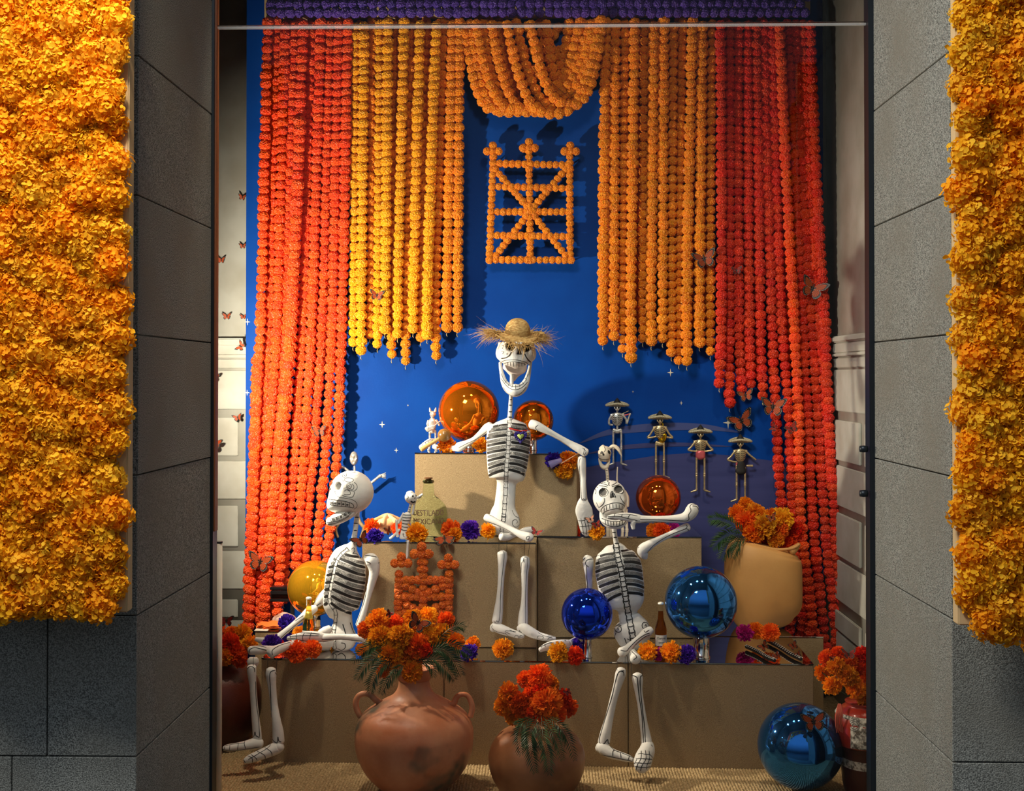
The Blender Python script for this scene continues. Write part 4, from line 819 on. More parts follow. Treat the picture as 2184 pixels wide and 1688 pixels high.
paint(ua, [c8((240, 325), (250, 275), (280, 235)), c8((250, 330), (255, 420), (275, 520), (285, 615)), c8((325, 350), (290, 320), (285, 290), (310, 260), (360, 250), (400, 255)), c8((295, 330), (300, 450), (310, 610))], 1.5)
thread(k3, ((1262, 1190, 5.83), (1281, 1184, 5.82)))
bone('forearm', [(1258, 1298, 5.92, 7), (1252, 1330, 5.90, 6), (1234, 1360, 5.84, 6), (1214, 1373, 5.72, 7)], k3)
hn = bone('hand', [(1212, 1373, 5.70, 8), (1198, 1374, 5.69, 9), (1180, 1376, 5.68, 9), (1164, 1381, 5.67, 8), (1152, 1387, 5.665, 5)], k3, flat=0.6)
paint(hn, [p4((630, 1510), (680, 1480), (750, 1450), (800, 1450)), p4((650, 1470), (670, 1500)), p4((700, 1455), (710, 1490)), p4((820, 1385), (870, 1400), (930, 1430))], 1.5)
ua = bone('upper_arm', [(1377, 1190, 5.84, 5), (1373, 1183, 5.83, 10), (1371, 1173, 5.82, 12), (1383, 1164, 5.81, 10.5), (1397, 1156, 5.80, 8), (1417, 1146, 5.79, 6.5), (1440, 1136, 5.78, 7), (1458, 1128, 5.77, 8.5), (1467, 1124, 5.77, 8.5)], k3)
paint(ua, [w4((725, 1590), (740, 1615), (765, 1605)), w4((880, 1688), (960, 1590), (1080, 1500), (1230, 1420), (1380, 1360), (1450, 1340), (1480, 1365)), w4((1440, 1280), (1455, 1310), (1430, 1340), (1385, 1358))], 1.3)
fa = bone('forearm', [(1366, 1108, 5.74, 8.5), (1385, 1108, 5.74, 7.2), (1410, 1108, 5.74, 7), (1438, 1107, 5.74, 8), (1458, 1105, 5.74, 10.5), (1470, 1098, 5.74, 13), (1476, 1089, 5.745, 14), (1478, 1082, 5.75, 12)], k3, n=18)
paint(fa, [w4((780, 1145), (770, 1190), (785, 1205), (950, 1208), (1150, 1212), (1300, 1220), (1440, 1225), (1480, 1200), (1475, 1140), (1510, 1080), (1495, 1020), (1530, 985), (1600, 1000), (1640, 1030)), w4((780, 1255), (900, 1240), (1100, 1245), (1300, 1262), (1440, 1275)), w4((1530, 1010), (1590, 1020), (1620, 1065))], 1.5)
hn = bone('hand', [(1367, 1108, 5.74, 8.5), (1354, 1106, 5.735, 10), (1336, 1103, 5.73, 9), (1318, 1102, 5.725, 7), (1304, 1103, 5.72, 5), (1296, 1104, 5.72, 3)], k3, n=18, flat=0.8)
bone('thumb', [(1352, 1112, 5.73, 6), (1350, 1120, 5.73, 5), (1351, 1128, 5.73, 3.8)], k3)
paint(hn, [w4((300, 1165), (400, 1160), (500, 1165), (600, 1190), (740, 1220)), w4((340, 1135), (420, 1125), (500, 1130), (600, 1130), (740, 1155)), w4((410, 1125), (405, 1162)), w4((520, 1130), (510, 1165)), w4((640, 1135), (610, 1165), (605, 1190)), w4((300, 1185), (400, 1185))], 1.3)
thA = bone('thigh', [(1388, 1344, 5.74, 8), (1378, 1351, 5.73, 10.5), (1364, 1361, 5.70, 7), (1350, 1373, 5.67, 7), (1336, 1386, 5.63, 9), (1326, 1392, 5.60, 11)], k3)
paint(thA, [c8((1080, 1170), (1020, 1190), (920, 1260), (830, 1350), (790, 1395), (720, 1380)), c8((1010, 1140), (1030, 1160), (1075, 1130)), c8((1085, 1190), (1000, 1230), (900, 1320))], 1.5)
thB = bone('thigh', [(1343, 1378, 5.72, 8), (1347, 1390, 5.66, 8), (1352, 1400, 5.60, 10.5), (1356, 1407, 5.57, 12)], k3)
paint(thB, [c8((860, 1400), (900, 1440), (920, 1470), (880, 1500)), c8((880, 1390), (940, 1430))], 1.5)
f3 = CC(1240, 1380, 6.03)
sA = bone('shin', [(1325, 1430, 5.51, 10), (1323, 1441, 5.51, 11.5), (1317, 1463, 5.51, 9), (1308, 1495, 5.51, 8.2), (1300, 1530, 5.51, 8.8), (1292, 1563, 5.50, 11.5), (1288, 1584, 5.50, 13)], k3)
sB = bone('shin', [(1359, 1442, 5.50, 11), (1360, 1452, 5.50, 11.5), (1362, 1475, 5.50, 8.5), (1367, 1505, 5.50, 7.5), (1372, 1540, 5.50, 8.5), (1377, 1568, 5.50, 10.5), (1379, 1585, 5.49, 12)], k3)
paint(sA, [f3((550, 310), (490, 320), (460, 370), (430, 480), (390, 650), (330, 850), (270, 1050), (230, 1200), (250, 1250), (290, 1250), (335, 1195), (345, 1240), (365, 1240)), f3((545, 375), (540, 330), (510, 315))], 1.9)
paint(sB, [f3((655, 370), (700, 385), (720, 420), (740, 620), (775, 850), (790, 1050), (800, 1230), (785, 1290), (755, 1280)), f3((780, 375), (755, 400), (760, 560), (790, 850), (815, 1050), (825, 1260), (855, 1295), (890, 1270))], 1.9)
fA = bone('foot', [(1276, 1598, 5.50, 8), (1284, 1596, 5.49, 13), (1302, 1607, 5.47, 11.5), (1320, 1613, 5.46, 9.5), (1338, 1618, 5.45, 8), (1350, 1622, 5.445, 5)], k3, n=18, flat=1.0)
paint(fA, [f3((195, 1355), (260, 1390), (400, 1420), (540, 1450), (660, 1475)), f3((360, 1270), (420, 1330), (500, 1360), (600, 1400), (690, 1440)), f3((440, 1315), (405, 1350), (405, 1410)), f3((500, 1360), (510, 1430)), f3((620, 1400), (600, 1460)), f3((560, 1340), (620, 1390)), f3((670, 1400), (660, 1470))], 1.6)
fB = bone('foot', [(1381, 1590, 5.49, 14), (1380, 1602, 5.46, 17), (1374, 1616, 5.42, 19), (1370, 1628, 5.38, 19.5), (1367, 1637, 5.35, 15)], k3, n=20, flat=0.9)
paint(fB, [f3((725, 1385), (760, 1375), (820, 1385), (880, 1390), (915, 1430)), f3((700, 1445), (760, 1440), (830, 1445), (910, 1450)), f3((665, 1500), (740, 1495), (820, 1505), (900, 1495)), f3((650, 1540), (720, 1545), (800, 1555), (890, 1545)), f3((770, 1340), (765, 1440), (720, 1520), (705, 1590)), f3((820, 1330), (830, 1440), (780, 1530), (760, 1600)), f3((870, 1340), (875, 1440), (840, 1530), (840, 1580)), f3((715, 1450), (680, 1510)), f3((895, 1260), (915, 1290))], 1.6)
thread(k3, ((1316, 1400, 5.58), (1316, 1430, 5.50)), ((1333, 1402, 5.58), (1333, 1434, 5.50)), ((1346, 1412, 5.56), (1347, 1442, 5.49)), ((1366, 1410, 5.56), (1370, 1442, 5.49)))
# ================================================================ MIRROR GLOBES
def metal(n, c, r_=0.045, k=0.86): return mat(n, c, r_, k, spec=0.8)
GO, GG, GB, GB2 = metal('orange_mirror_glass', (0.95, 0.24, 0.008, 1)), metal('gold_mirror_glass', (0.95, 0.48, 0.02, 1), k=0.80), metal('cobalt_mirror_glass', (0.01, 0.06, 0.85, 1), k=0.93), metal('blue_mirror_glass', (0.04, 0.24, 0.74, 1), k=0.95)
def globe(px, py, rpx, d, m, label, zb=None, swpx=0):
    c = W(px, py, d); r = rpx * S(d)
    root = thing('mirror_globe', label, 'globe', (c.x, c.y, zb if zb is not None else c.z - r), 'shiny mirror globes')
    me = mk('glass_ball', *ball(c, r, 5), m, root)
    if zb is not None:
        s = swpx * S(d); h = c.z - r - zb + 0.012
        mk('stand', *lathe([(s, 0), (s, 0.006), (s * 0.9, 0.008), (s * 0.9, h - 0.004), (s, h), (s * 0.7, h)], (c.x, c.y, zb), 28), CHROME, root)
        mk('collar', *lathe([(r * 0.20, -r * 0.985), (r * 0.26, -r * 0.97), (r * 0.25, -r * 0.955)], c, 28), CHROME, root)
    return root
globe(1000, 877, 65, 6.38, GO, 'largest orange mirror globe on the tallest plinth left of the hatted skeleton', 1.416, 14)
globe(1137, 897, 43.5, 6.42, GO, 'smaller orange mirror globe on the tallest plinth behind the hatted skeleton', 1.416, 9)
globe(1404, 1062, 48, 6.44, metal('burnt_orange_mirror_glass', (0.72, 0.11, 0.006, 1)), 'burnt orange mirror globe on the right middle plinth above the raised forearm', 0.997, 10)
globe(672, 1255, 59, 6.42, GG, 'golden yellow mirror globe behind the beer bottle and the profile skeleton', 0.486, 14)
globe(1252, 1310, 54.5, 5.74, GB, 'small deep cobalt mirror globe on a chrome stand left of the right skeleton', 0.486, 11)
globe(1495, 1285, 76.5, 5.75, GB2, 'large blue mirror globe on a wide chrome stand at the right of the lowest tier', 0.486, 19)
globe(1707, 1592, 89.5, 5.343, GB2, 'blue mirror globe standing directly on the sisal floor with a butterfly on it')

# ================================================================ CLAY POTS
CLAY = mat('fire_clouded_clay', srgb(212, 146, 106), 0.45, noise_scale=6, c2=srgb(178, 102, 62), bump=0.25, bump_scale=40, two=(4.3, srgb(92, 84, 66), 0.55, 0.66), contrast=(0.35, 0.7))
CLAY2 = mat('brown_burnished_clay', srgb(160, 106, 68), 0.4, noise_scale=6, c2=srgb(128, 80, 48), bump=0.2, bump_scale=40, two=(4.0, srgb(58, 44, 34), 0.60, 0.75))
CLAY3 = mat('dark_red_clay', srgb(96, 38, 22), 0.4, noise_scale=5, c2=srgb(66, 24, 14), bump=0.2)
TAN = mat('tan_clay', srgb(216, 160, 92), 0.55, noise_scale=3, c2=srgb(196, 138, 74), bump=0.3, bump_scale=25, two=(2.6, srgb(150, 116, 78), 0.55, 0.8))
def pot(cx, d, prof, m, name, label, handles=(), inner=True):
    c = W(cx, 805, d); s = S(d); z = lambda y: 1.8 - (y - 805) * s
    root = thing(name, label, 'pot', (c.x, d, 0))
    P = [(h * s, z(y)) for h, y in crom([(p[0], p[1]) for p in prof], 4)]
    if inner: P += [(P[-1][0] - 0.006, P[-1][1] + 0.002), (P[-1][0] - 0.01, P[-1][1] - 0.01), (max(0.004, P[-1][0] - 0.02), P[-1][1] - 0.05)]
    mk('body', *lathe(P, (c.x, d, 0), 64, wob=0.012), m, root)
    for h in handles: mk('handle', *pxtube([(x, y, d, r_) for x, y, r_ in h], 12, 5, cap=0.2), m, root)
    return root
pot(884, 5.30, [(40, 1687.5), (58, 1686), (81, 1667), (104, 1642), (121, 1606), (126, 1573), (124, 1548), (110, 1522), (74, 1498), (46, 1482), (34, 1462), (34, 1440), (44, 1424)], CLAY, 'clay_pot', 'big round two-handled clay pot with smoky patches in front of the lowest tier',
    [[(769, 1530, 6), (761, 1514, 6.5), (759, 1498, 6.5), (765, 1485, 6), (777, 1480, 6), (790, 1483, 6.5), (800, 1492, 7), (812, 1500, 7)], [(1003, 1530, 6), (1007, 1512, 6), (1004, 1496, 6), (996, 1484, 5.5), (984, 1482, 5.5), (974, 1488, 6), (968, 1500, 7), (958, 1503, 6)]])
pot(1145, 5.25, [(40, 1696), (60, 1694), (80, 1678), (96, 1650), (103, 1617), (97, 1588), (82, 1566), (62, 1553), (44, 1549), (40, 1543)], CLAY2, 'clay_pot', 'squat brown clay pot with a palm frond hanging over its front')
pot(474, 5.96, [(30, 1589.5), (50, 1587), (72, 1560), (84, 1520), (86, 1485), (76, 1450), (56, 1425), (42, 1412), (44, 1400)], CLAY3, 'clay_pot', 'dark red clay pot half hidden behind the left window frame')
# tan pot: a bag-shaped clay vessel with pulled corners
D = 6.45
tp = thing('clay_pot', 'pale tan bag-shaped clay pot with pulled-up corners on the far right rear plinth', 'pot', W(1630, 1336, D))
tb = mk('body', *tube([W(x, y, D) for x, y, r_ in crom([(1641, 1336, 0), (1640, 1332, 0), (1636, 1318, 0), (1632, 1295, 0), (1628, 1250, 0), (1627, 1205, 0), (1629, 1182, 0), (1632, 1169, 0)], 6)],
       [a[0] * S(D) for a in crom([(40, 0), (52, 0), (67, 0), (76, 0), (80, 0), (80, 0), (77, 0), (70, 0)], 6)], 56, 0.82, cap=0.12, power=0.78), TAN, tp)
for pts in ([(1688, 1176, 10), (1698, 1168, 7), (1704, 1161, 4)], [(1572, 1182, 10), (1584, 1170, 7), (1600, 1162, 4)]): mk('pulled_corner', *pxtube([(x, y, D - 0.08, r_) for x, y, r_ in pts], 12, 4), TAN, tp)
mk('rim', *pxtube([(x, y, D - 0.10, 3.2) for x, y in ((1572, 1172), (1602, 1162), (1630, 1168), (1660, 1173), (1690, 1170), (1704, 1162))], 8, 5), TAN, tp)
# painted red vase
D = 5.31; c = W(1845, 805, D); s = S(D); vz = lambda y: 1.8 - (y - 805) * s
REDG, DRED, RELF = mat('red_glazed_clay', srgb(150, 38, 20), 0.3, coat=0.5), mat('dark_glazed_clay', srgb(62, 16, 12), 0.3), mat('whitewashed_relief', srgb(196, 190, 176), 0.55, noise_scale=70, c2=srgb(96, 88, 78), bump=1.0, bump_scale=70, contrast=(0.42, 0.6))
va = thing('vase', 'red glazed vase with white relief band and tassel beside the right window frame', 'vase', (c.x, D, 0))
P = crom([(34, 1687.5), (44, 1680), (50, 1655), (52, 1628), (53, 1605), (56, 1590), (63, 1574), (67, 1552), (66, 1530), (60, 1512), (50, 1502), (42, 1497), (44, 1490)], 5)
V, Fc = lathe([(a * s, vz(b)) for a, b in P], (c.x, D, 0), 56); mi = []
for f in Fc:
    y = 805 + (1.8 - sum(V[i].z for i in f) / len(f)) / s; mi.append(1 if (1578 < y < 1606 or y > 1624) else 2 if 1606 <= y <= 1624 else 0)
mk('body', V, Fc, [REDG, DRED, RELF], va, mi=mi)
V, Fc = [], []
for i in range(17):
    for j in range(13):
        y = 1514 + 60 * i / 16; x = 1799 + 42 * j / 12; h = s * (1.5 + 3.0 * max(0, noise.noise(Vector((x * 0.16, y * 0.16, 3))))) * (0 if i in (0, 16) or j in (0, 12) else 1)
        rr = 64 * s if y < 1530 else 68 * s; dx = (x - 1845) * s; V.append(Vector((c.x + dx, D - math.sqrt(max(0, rr * rr - dx * dx)) - h, vz(y))))
for i in range(16):
    for j in range(12): a = i * 13 + j; Fc.append((a, a + 1, a + 14, a + 13))
fr_ = mk('flower_relief', V, Fc, RELF, va)
paint(fr_, [[(1822 + r_ * math.cos(t), 1548 + r_ * math.sin(t)) for t in [k * PI / 6 for k in range(13)]] for r_ in (4, 8, 12)] + [[(1805, 1520), (1812, 1530), (1806, 1540)], [(1835, 1520), (1830, 1530), (1838, 1538)]], 1.2, GREYP)
mk('rim_band', *lathe([(a * s, vz(b)) for a, b in ((62.5, 1519), (64.5, 1515), (61.5, 1510), (59, 1511))], (c.x, D, 0), 56), RELF, va)
TAS = mat('coral_tassel', srgb(214, 104, 82), 0.8)
for k in range(9):
    x = 1784 + k * 1.6; mk('tassel_cord', *pxtube([(1788 + k * 0.6, 1502, D - 0.04, 1.0), (x, 1520, D - 0.07, 1.1), (x - 1 + rnd.uniform(-1, 1), 1540, D - 0.075, 1.1), (x + rnd.uniform(-1, 2), 1560 + rnd.uniform(-4, 4), D - 0.07, 1.0)], 6, 4), TAS, va)

# ================================================================ BOUQUETS, FRONDS, LOOSE FLOWERS
def place_bloom(px, py, rpx, color, d, parent, k=None, up=None, squash=1):
    s = rpx * S(d) / 0.050
    o = inst('bloom', bloom(color, k), parent, W(px, py, d), (R(90) + rnd.uniform(-.45, .45), rnd.uniform(-.45, .45) * 0, rnd.uniform(-.5, .5)), (s, s, s * squash))
    o.rotation_euler = (Euler((0, 0, rnd.uniform(0, 6.28))).to_matrix().to_4x4()).to_euler() if False else (Matrix.Rotation(rnd.uniform(-.4, .4), 3, 'Z') @ Matrix.Rotation(R(80) + rnd.uniform(-.4, .3), 3, 'X') @ Matrix.Rotation(rnd.uniform(0, 6.28), 3, 'Z')).to_euler()
    return o
def frond(parent, pts, n, wpx, m=None, seed=0):
    """pts (px, py, d) along the midrib; narrow folded leaflets on both sides"""
    q = random.Random(seed); Q = [W(*p) for p in crom(pts, 8)]; V, Fc = tube(Q, [0.0016 * (1 - 0.7 * i / len(Q)) for i in range(len(Q))], 5, cap=0)
    V, Fc = list(V), list(Fc); m_ = len(Q); dd = pts[0][2]
    nrm = Vector((q.uniform(-.35, .35), -1, q.uniform(-.1, .5))).normalized()
    for i in range(n):
        t = 0.10 + 0.88 * i / (n - 1); j = min(m_ - 2, int(t * (m_ - 1))); p = Q[j].lerp(Q[j + 1], t * (m_ - 1) - j); T = (Q[j + 1] - Q[j]).normalized()
        for s_ in (-1, 1):
            sd = (T.cross(nrm) * s_).normalized(); L_ = wpx * S(dd) * (math.sin(PI * (0.15 + 0.8 * t)) ** 0.7) * q.uniform(0.8, 1.15)
            dr = (sd * 0.75 + T * 0.75 + nrm * q.uniform(-.15, .3)).normalized(); up = dr.cross(T).normalized(); b = dr.cross(up).normalized(); w_ = L_ * 0.075
            k = len(V); V += [p, p + dr * L_ * 0.4 + b * w_, p + dr * L_ * 0.4 - b * w_, p + dr * L_ + Vector((0, 0, -0.14 * L_)), p + dr * L_ * 0.45 + up * w_ * 0.7]
            Fc += [(k, k + 1, k + 4), (k, k + 4, k + 2), (k + 1, k + 3, k + 4), (k + 4, k + 3, k + 2)]
    return mk('frond', V, Fc, m or GREEN, parent, smooth=False)
def bouquet(label, px, py, d, blooms, fronds, stems=()):
    root = thing('flower_bouquet', label, 'flowers', W(px, py, d), 'marigold bouquets in clay vessels')
    for b in blooms:
        dd = d + (b[4] if len(b) > 4 else rnd.uniform(-.05, .03)); place_bloom(b[0], b[1], b[2] * 1.08, b[3], dd, root)
    for i, (pts, n, w_) in enumerate(fronds): frond(root, pts, n, w_, seed=i + int(px))
    for b in blooms[::2]:
        mk('stem', *tube([W(b[0], b[1], d + 0.03), W((b[0] + px) / 2, (b[1] + py) / 2 + 6, d + 0.03), W(px + rnd.uniform(-9, 9), py, d + 0.02)], [0.0018] * 3, 5, cap=0), STEM, root)
    return root
g6 = lambda x, y, r_, c, *k: (740 + x / 4.139, 1280 + y / 4.139, r_ / 4.139, c) + tuple(k)
bouquet('large amber and orange marigold bouquet in the big two-handled clay pot', 884, 1440, 5.29,
    [g6(275, 190, 95, 'amber', 0), g6(160, 265, 62, 'vermilion', 0.0), g6(430, 215, 72, 'vermilion', 0.02), g6(290, 340, 98, 'amber', -0.04), g6(585, 175, 78, 'amber', 0.03), g6(720, 160, 80, 'amber', 0.04), g6(875, 185, 68, 'vermilion', 0.06), g6(475, 330, 105, 'amber', -0.06), g6(630, 410, 98, 'vermilion', -0.06), g6(690, 440, 60, 'scarlet', -0.08), g6(730, 335, 78, 'amber', -0.03), g6(830, 300, 78, 'amber', 0.0), g6(680, 245, 66, 'amber', -0.02), g6(395, 500, 98, 'amber', -0.07), g6(510, 470, 80, 'orange', -0.05), g6(570, 635, 85, 'orange', -0.08), g6(320, 630, 52, 'orange', -0.07), g6(965, 370, 66, 'orange', 0.04), g6(350, 420, 70, 'orange', -0.02), g6(560, 280, 70, 'amber', -0.02), g6(600, 540, 60, 'orange', -0.03)],
    [([(860, 1395, 5.22), (815, 1375, 5.22), (780, 1385, 5.22), (752, 1412, 5.24)], 20, 26), ([(850, 1400, 5.21), (805, 1400, 5.2), (775, 1425, 5.2), (760, 1450, 5.2)], 20, 24), ([(845, 1405, 5.2), (815, 1420, 5.17), (795, 1450, 5.17), (790, 1478, 5.18)], 20, 26),
     ([(862, 1420, 5.18), (850, 1428, 5.16), (836, 1445, 5.15), (822, 1465, 5.15)], 15, 20), ([(895, 1400, 5.22), (935, 1385, 5.2), (965, 1405, 5.2), (985, 1440, 5.22)], 22, 28), ([(890, 1410, 5.2), (925, 1405, 5.18), (955, 1430, 5.18), (970, 1450, 5.2)], 20, 26),
     ([(890, 1415, 5.18), (905, 1412, 5.16), (922, 1425, 5.15), (925, 1444, 5.15)], 15, 20), ([(930, 1370, 5.25), (955, 1345, 5.24), (975, 1335, 5.24), (992, 1340, 5.24)], 14, 20), ([(850, 1415, 5.22), (825, 1450, 5.22), (812, 1480, 5.22)], 14, 20), ([(905, 1395, 5.24), (950, 1375, 5.24), (985, 1385, 5.24), (1002, 1400, 5.24)], 18, 24)])
g5 = lambda x, y, r_, c, *k: (960 + x / 3.08, 1140 + y / 3.08, r_ / 3.08, c) + tuple(k)
bouquet('scarlet and orange marigold bouquet with hanging palm leaves in the squat brown pot', 1148, 1545, 5.22,
    [g5(500, 960, 55, 'scarlet'), g5(590, 945, 78, 'vermilion', -0.02), g5(660, 990, 52, 'orange', 0.02), g5(385, 1040, 60, 'orange'), g5(455, 1105, 62, 'scarlet', -0.05), g5(540, 1045, 60, 'vermilion', -0.03), g5(350, 1130, 55, 'orange'), g5(415, 1200, 48, 'orange', 0.02), g5(635, 1110, 92, 'vermilion', -0.08), g5(560, 1165, 62, 'vermilion', -0.07), g5(740, 1080, 58, 'scarlet'), g5(775, 1135, 54, 'scarlet', 0.02), g5(705, 1180, 52, 'vermilion', -0.05), g5(645, 1210, 56, 'orange', -0.08), g5(490, 1200, 52, 'orange', -0.02), g5(600, 1030, 55, 'scarlet', -0.05)],
    [([(1140, 1530, 5.1), (1115, 1545, 5.04), (1108, 1575, 5.0), (1112, 1610, 4.99)], 20, 24), ([(1148, 1530, 5.08), (1132, 1560, 5.0), (1132, 1600, 4.98), (1142, 1648, 4.98)], 24, 27), ([(1155, 1530, 5.08), (1158, 1570, 4.99), (1168, 1610, 4.98), (1172, 1652, 4.98)], 24, 26),
     ([(1165, 1530, 5.1), (1190, 1545, 5.03), (1212, 1575, 5.02), (1226, 1622, 5.03)], 22, 22), ([(1160, 1530, 5.09), (1178, 1560, 5.0), (1192, 1590, 4.99), (1200, 1622, 5.0)], 20, 20), ([(1135, 1535, 5.1), (1112, 1540, 5.06), (1100, 1548, 5.05)], 12, 16)])
g4 = lambda x, y, r_, c, *k: (440 + x / 4.138, 1280 + y / 4.138, r_ / 4.138, c) + tuple(k)
bouquet('orange and scarlet marigold bouquet in the dark pot at the left window frame', 474, 1410, 5.9,
    [g4(100, 300, 78, 'vermilion'), g4(130, 400, 74, 'orange', -0.03), g4(50, 370, 74, 'orange'), g4(205, 390, 88, 'scarlet', -0.04), g4(320, 315, 82, 'amber'), g4(385, 385, 66, 'amber', -0.02), g4(265, 475, 84, 'scarlet', -0.05), g4(160, 505, 66, 'orange', -0.08), g4(300, 535, 58, 'vermilion', -0.02), g4(40, 450, 66, 'amber', -0.02), g4(230, 300, 60, 'orange', 0.03)],
    [([(455, 1395, 5.85), (448, 1415, 5.8), (450, 1440, 5.79), (455, 1455, 5.79)], 16, 20), ([(470, 1405, 5.85), (458, 1425, 5.79), (446, 1450, 5.79)], 12, 18)])
g7 = lambda x, y, r_, c, *k: (1480 + x / 2.605, 1040 + y / 2.605, r_ / 2.605, c) + tuple(k)
bouquet('bright orange and yellow marigold bouquet in the pale tan clay pot', 1632, 1172, 6.42,
    [g7(240, 148, 44, 'orange', 0.05), g7(290, 92, 36, 'orange', 0.08), g7(335, 135, 42, 'amber', 0.02), g7(290, 190, 54, 'vermilion'), g7(365, 165, 50, 'amber', 0.02), g7(390, 215, 62, 'yellow', -0.04), g7(330, 250, 54, 'orange', -0.04), g7(490, 178, 56, 'yellow', -0.01), g7(430, 165, 44, 'orange', 0.02), g7(465, 235, 50, 'vermilion', -0.02), g7(455, 290, 40, 'amber', -0.04), g7(560, 240, 46, 'scarlet', 0.03), g7(520, 310, 44, 'scarlet', 0.02), g7(410, 290, 40, 'scarlet', 0.02)],
    [([(1590, 1140, 6.38), (1560, 1118, 6.35), (1535, 1108, 6.34), (1512, 1108, 6.34)], 20, 26), ([(1588, 1148, 6.37), (1560, 1140, 6.33), (1538, 1150, 6.32), (1520, 1168, 6.32)], 20, 26), ([(1592, 1152, 6.36), (1572, 1152, 6.31), (1552, 1168, 6.30), (1538, 1192, 6.30)], 18, 26), ([(1595, 1150, 6.36), (1580, 1155, 6.30), (1570, 1170, 6.29), (1562, 1190, 6.28)], 14, 20)])
g8 = lambda x, y, r_, c, *k: (1500 + x / 4.136, 1280 + y / 4.136, r_ / 4.136, c) + tuple(k)
bouquet('amber and scarlet marigold bouquet in the red glazed vase at the right frame', 1842, 1495, 5.30,
    [g8(1095, 515, 66, 'vermilion'), g8(1190, 475, 56, 'scarlet', 0.02), g8(1045, 640, 62, 'orange', 0.06), g8(1175, 590, 72, 'amber', -0.04), g8(1135, 760, 72, 'amber', -0.02), g8(1285, 680, 84, 'amber', -0.06), g8(1395, 485, 66, 'scarlet', 0.02), g8(1300, 560, 66, 'vermilion', 0.0), g8(1350, 780, 78, 'amber', -0.06), g8(1415, 860, 66, 'amber', -0.04), g8(1395, 620, 70, 'scarlet', 0.0), g8(1440, 710, 70, 'vermilion', -0.02)], [])
def lf(px, py, rpx, color, d, label, squash=0.95):
    s = rpx * 1.08 * S(d) / 0.05; o = link('paper_flower', bloom(color), None, world=W(px, py, d)); o.scale = (s, s, s * squash)
    o.rotation_euler = (Matrix.Rotation(rnd.uniform(-.5, .5), 3, 'Z') @ Matrix.Rotation(R(70) + rnd.uniform(-.4, .3), 3, 'X') @ Matrix.Rotation(rnd.uniform(0, 6.28), 3, 'Z')).to_euler()
    tag(o, label, 'flower', 'loose paper flowers on the plinths')
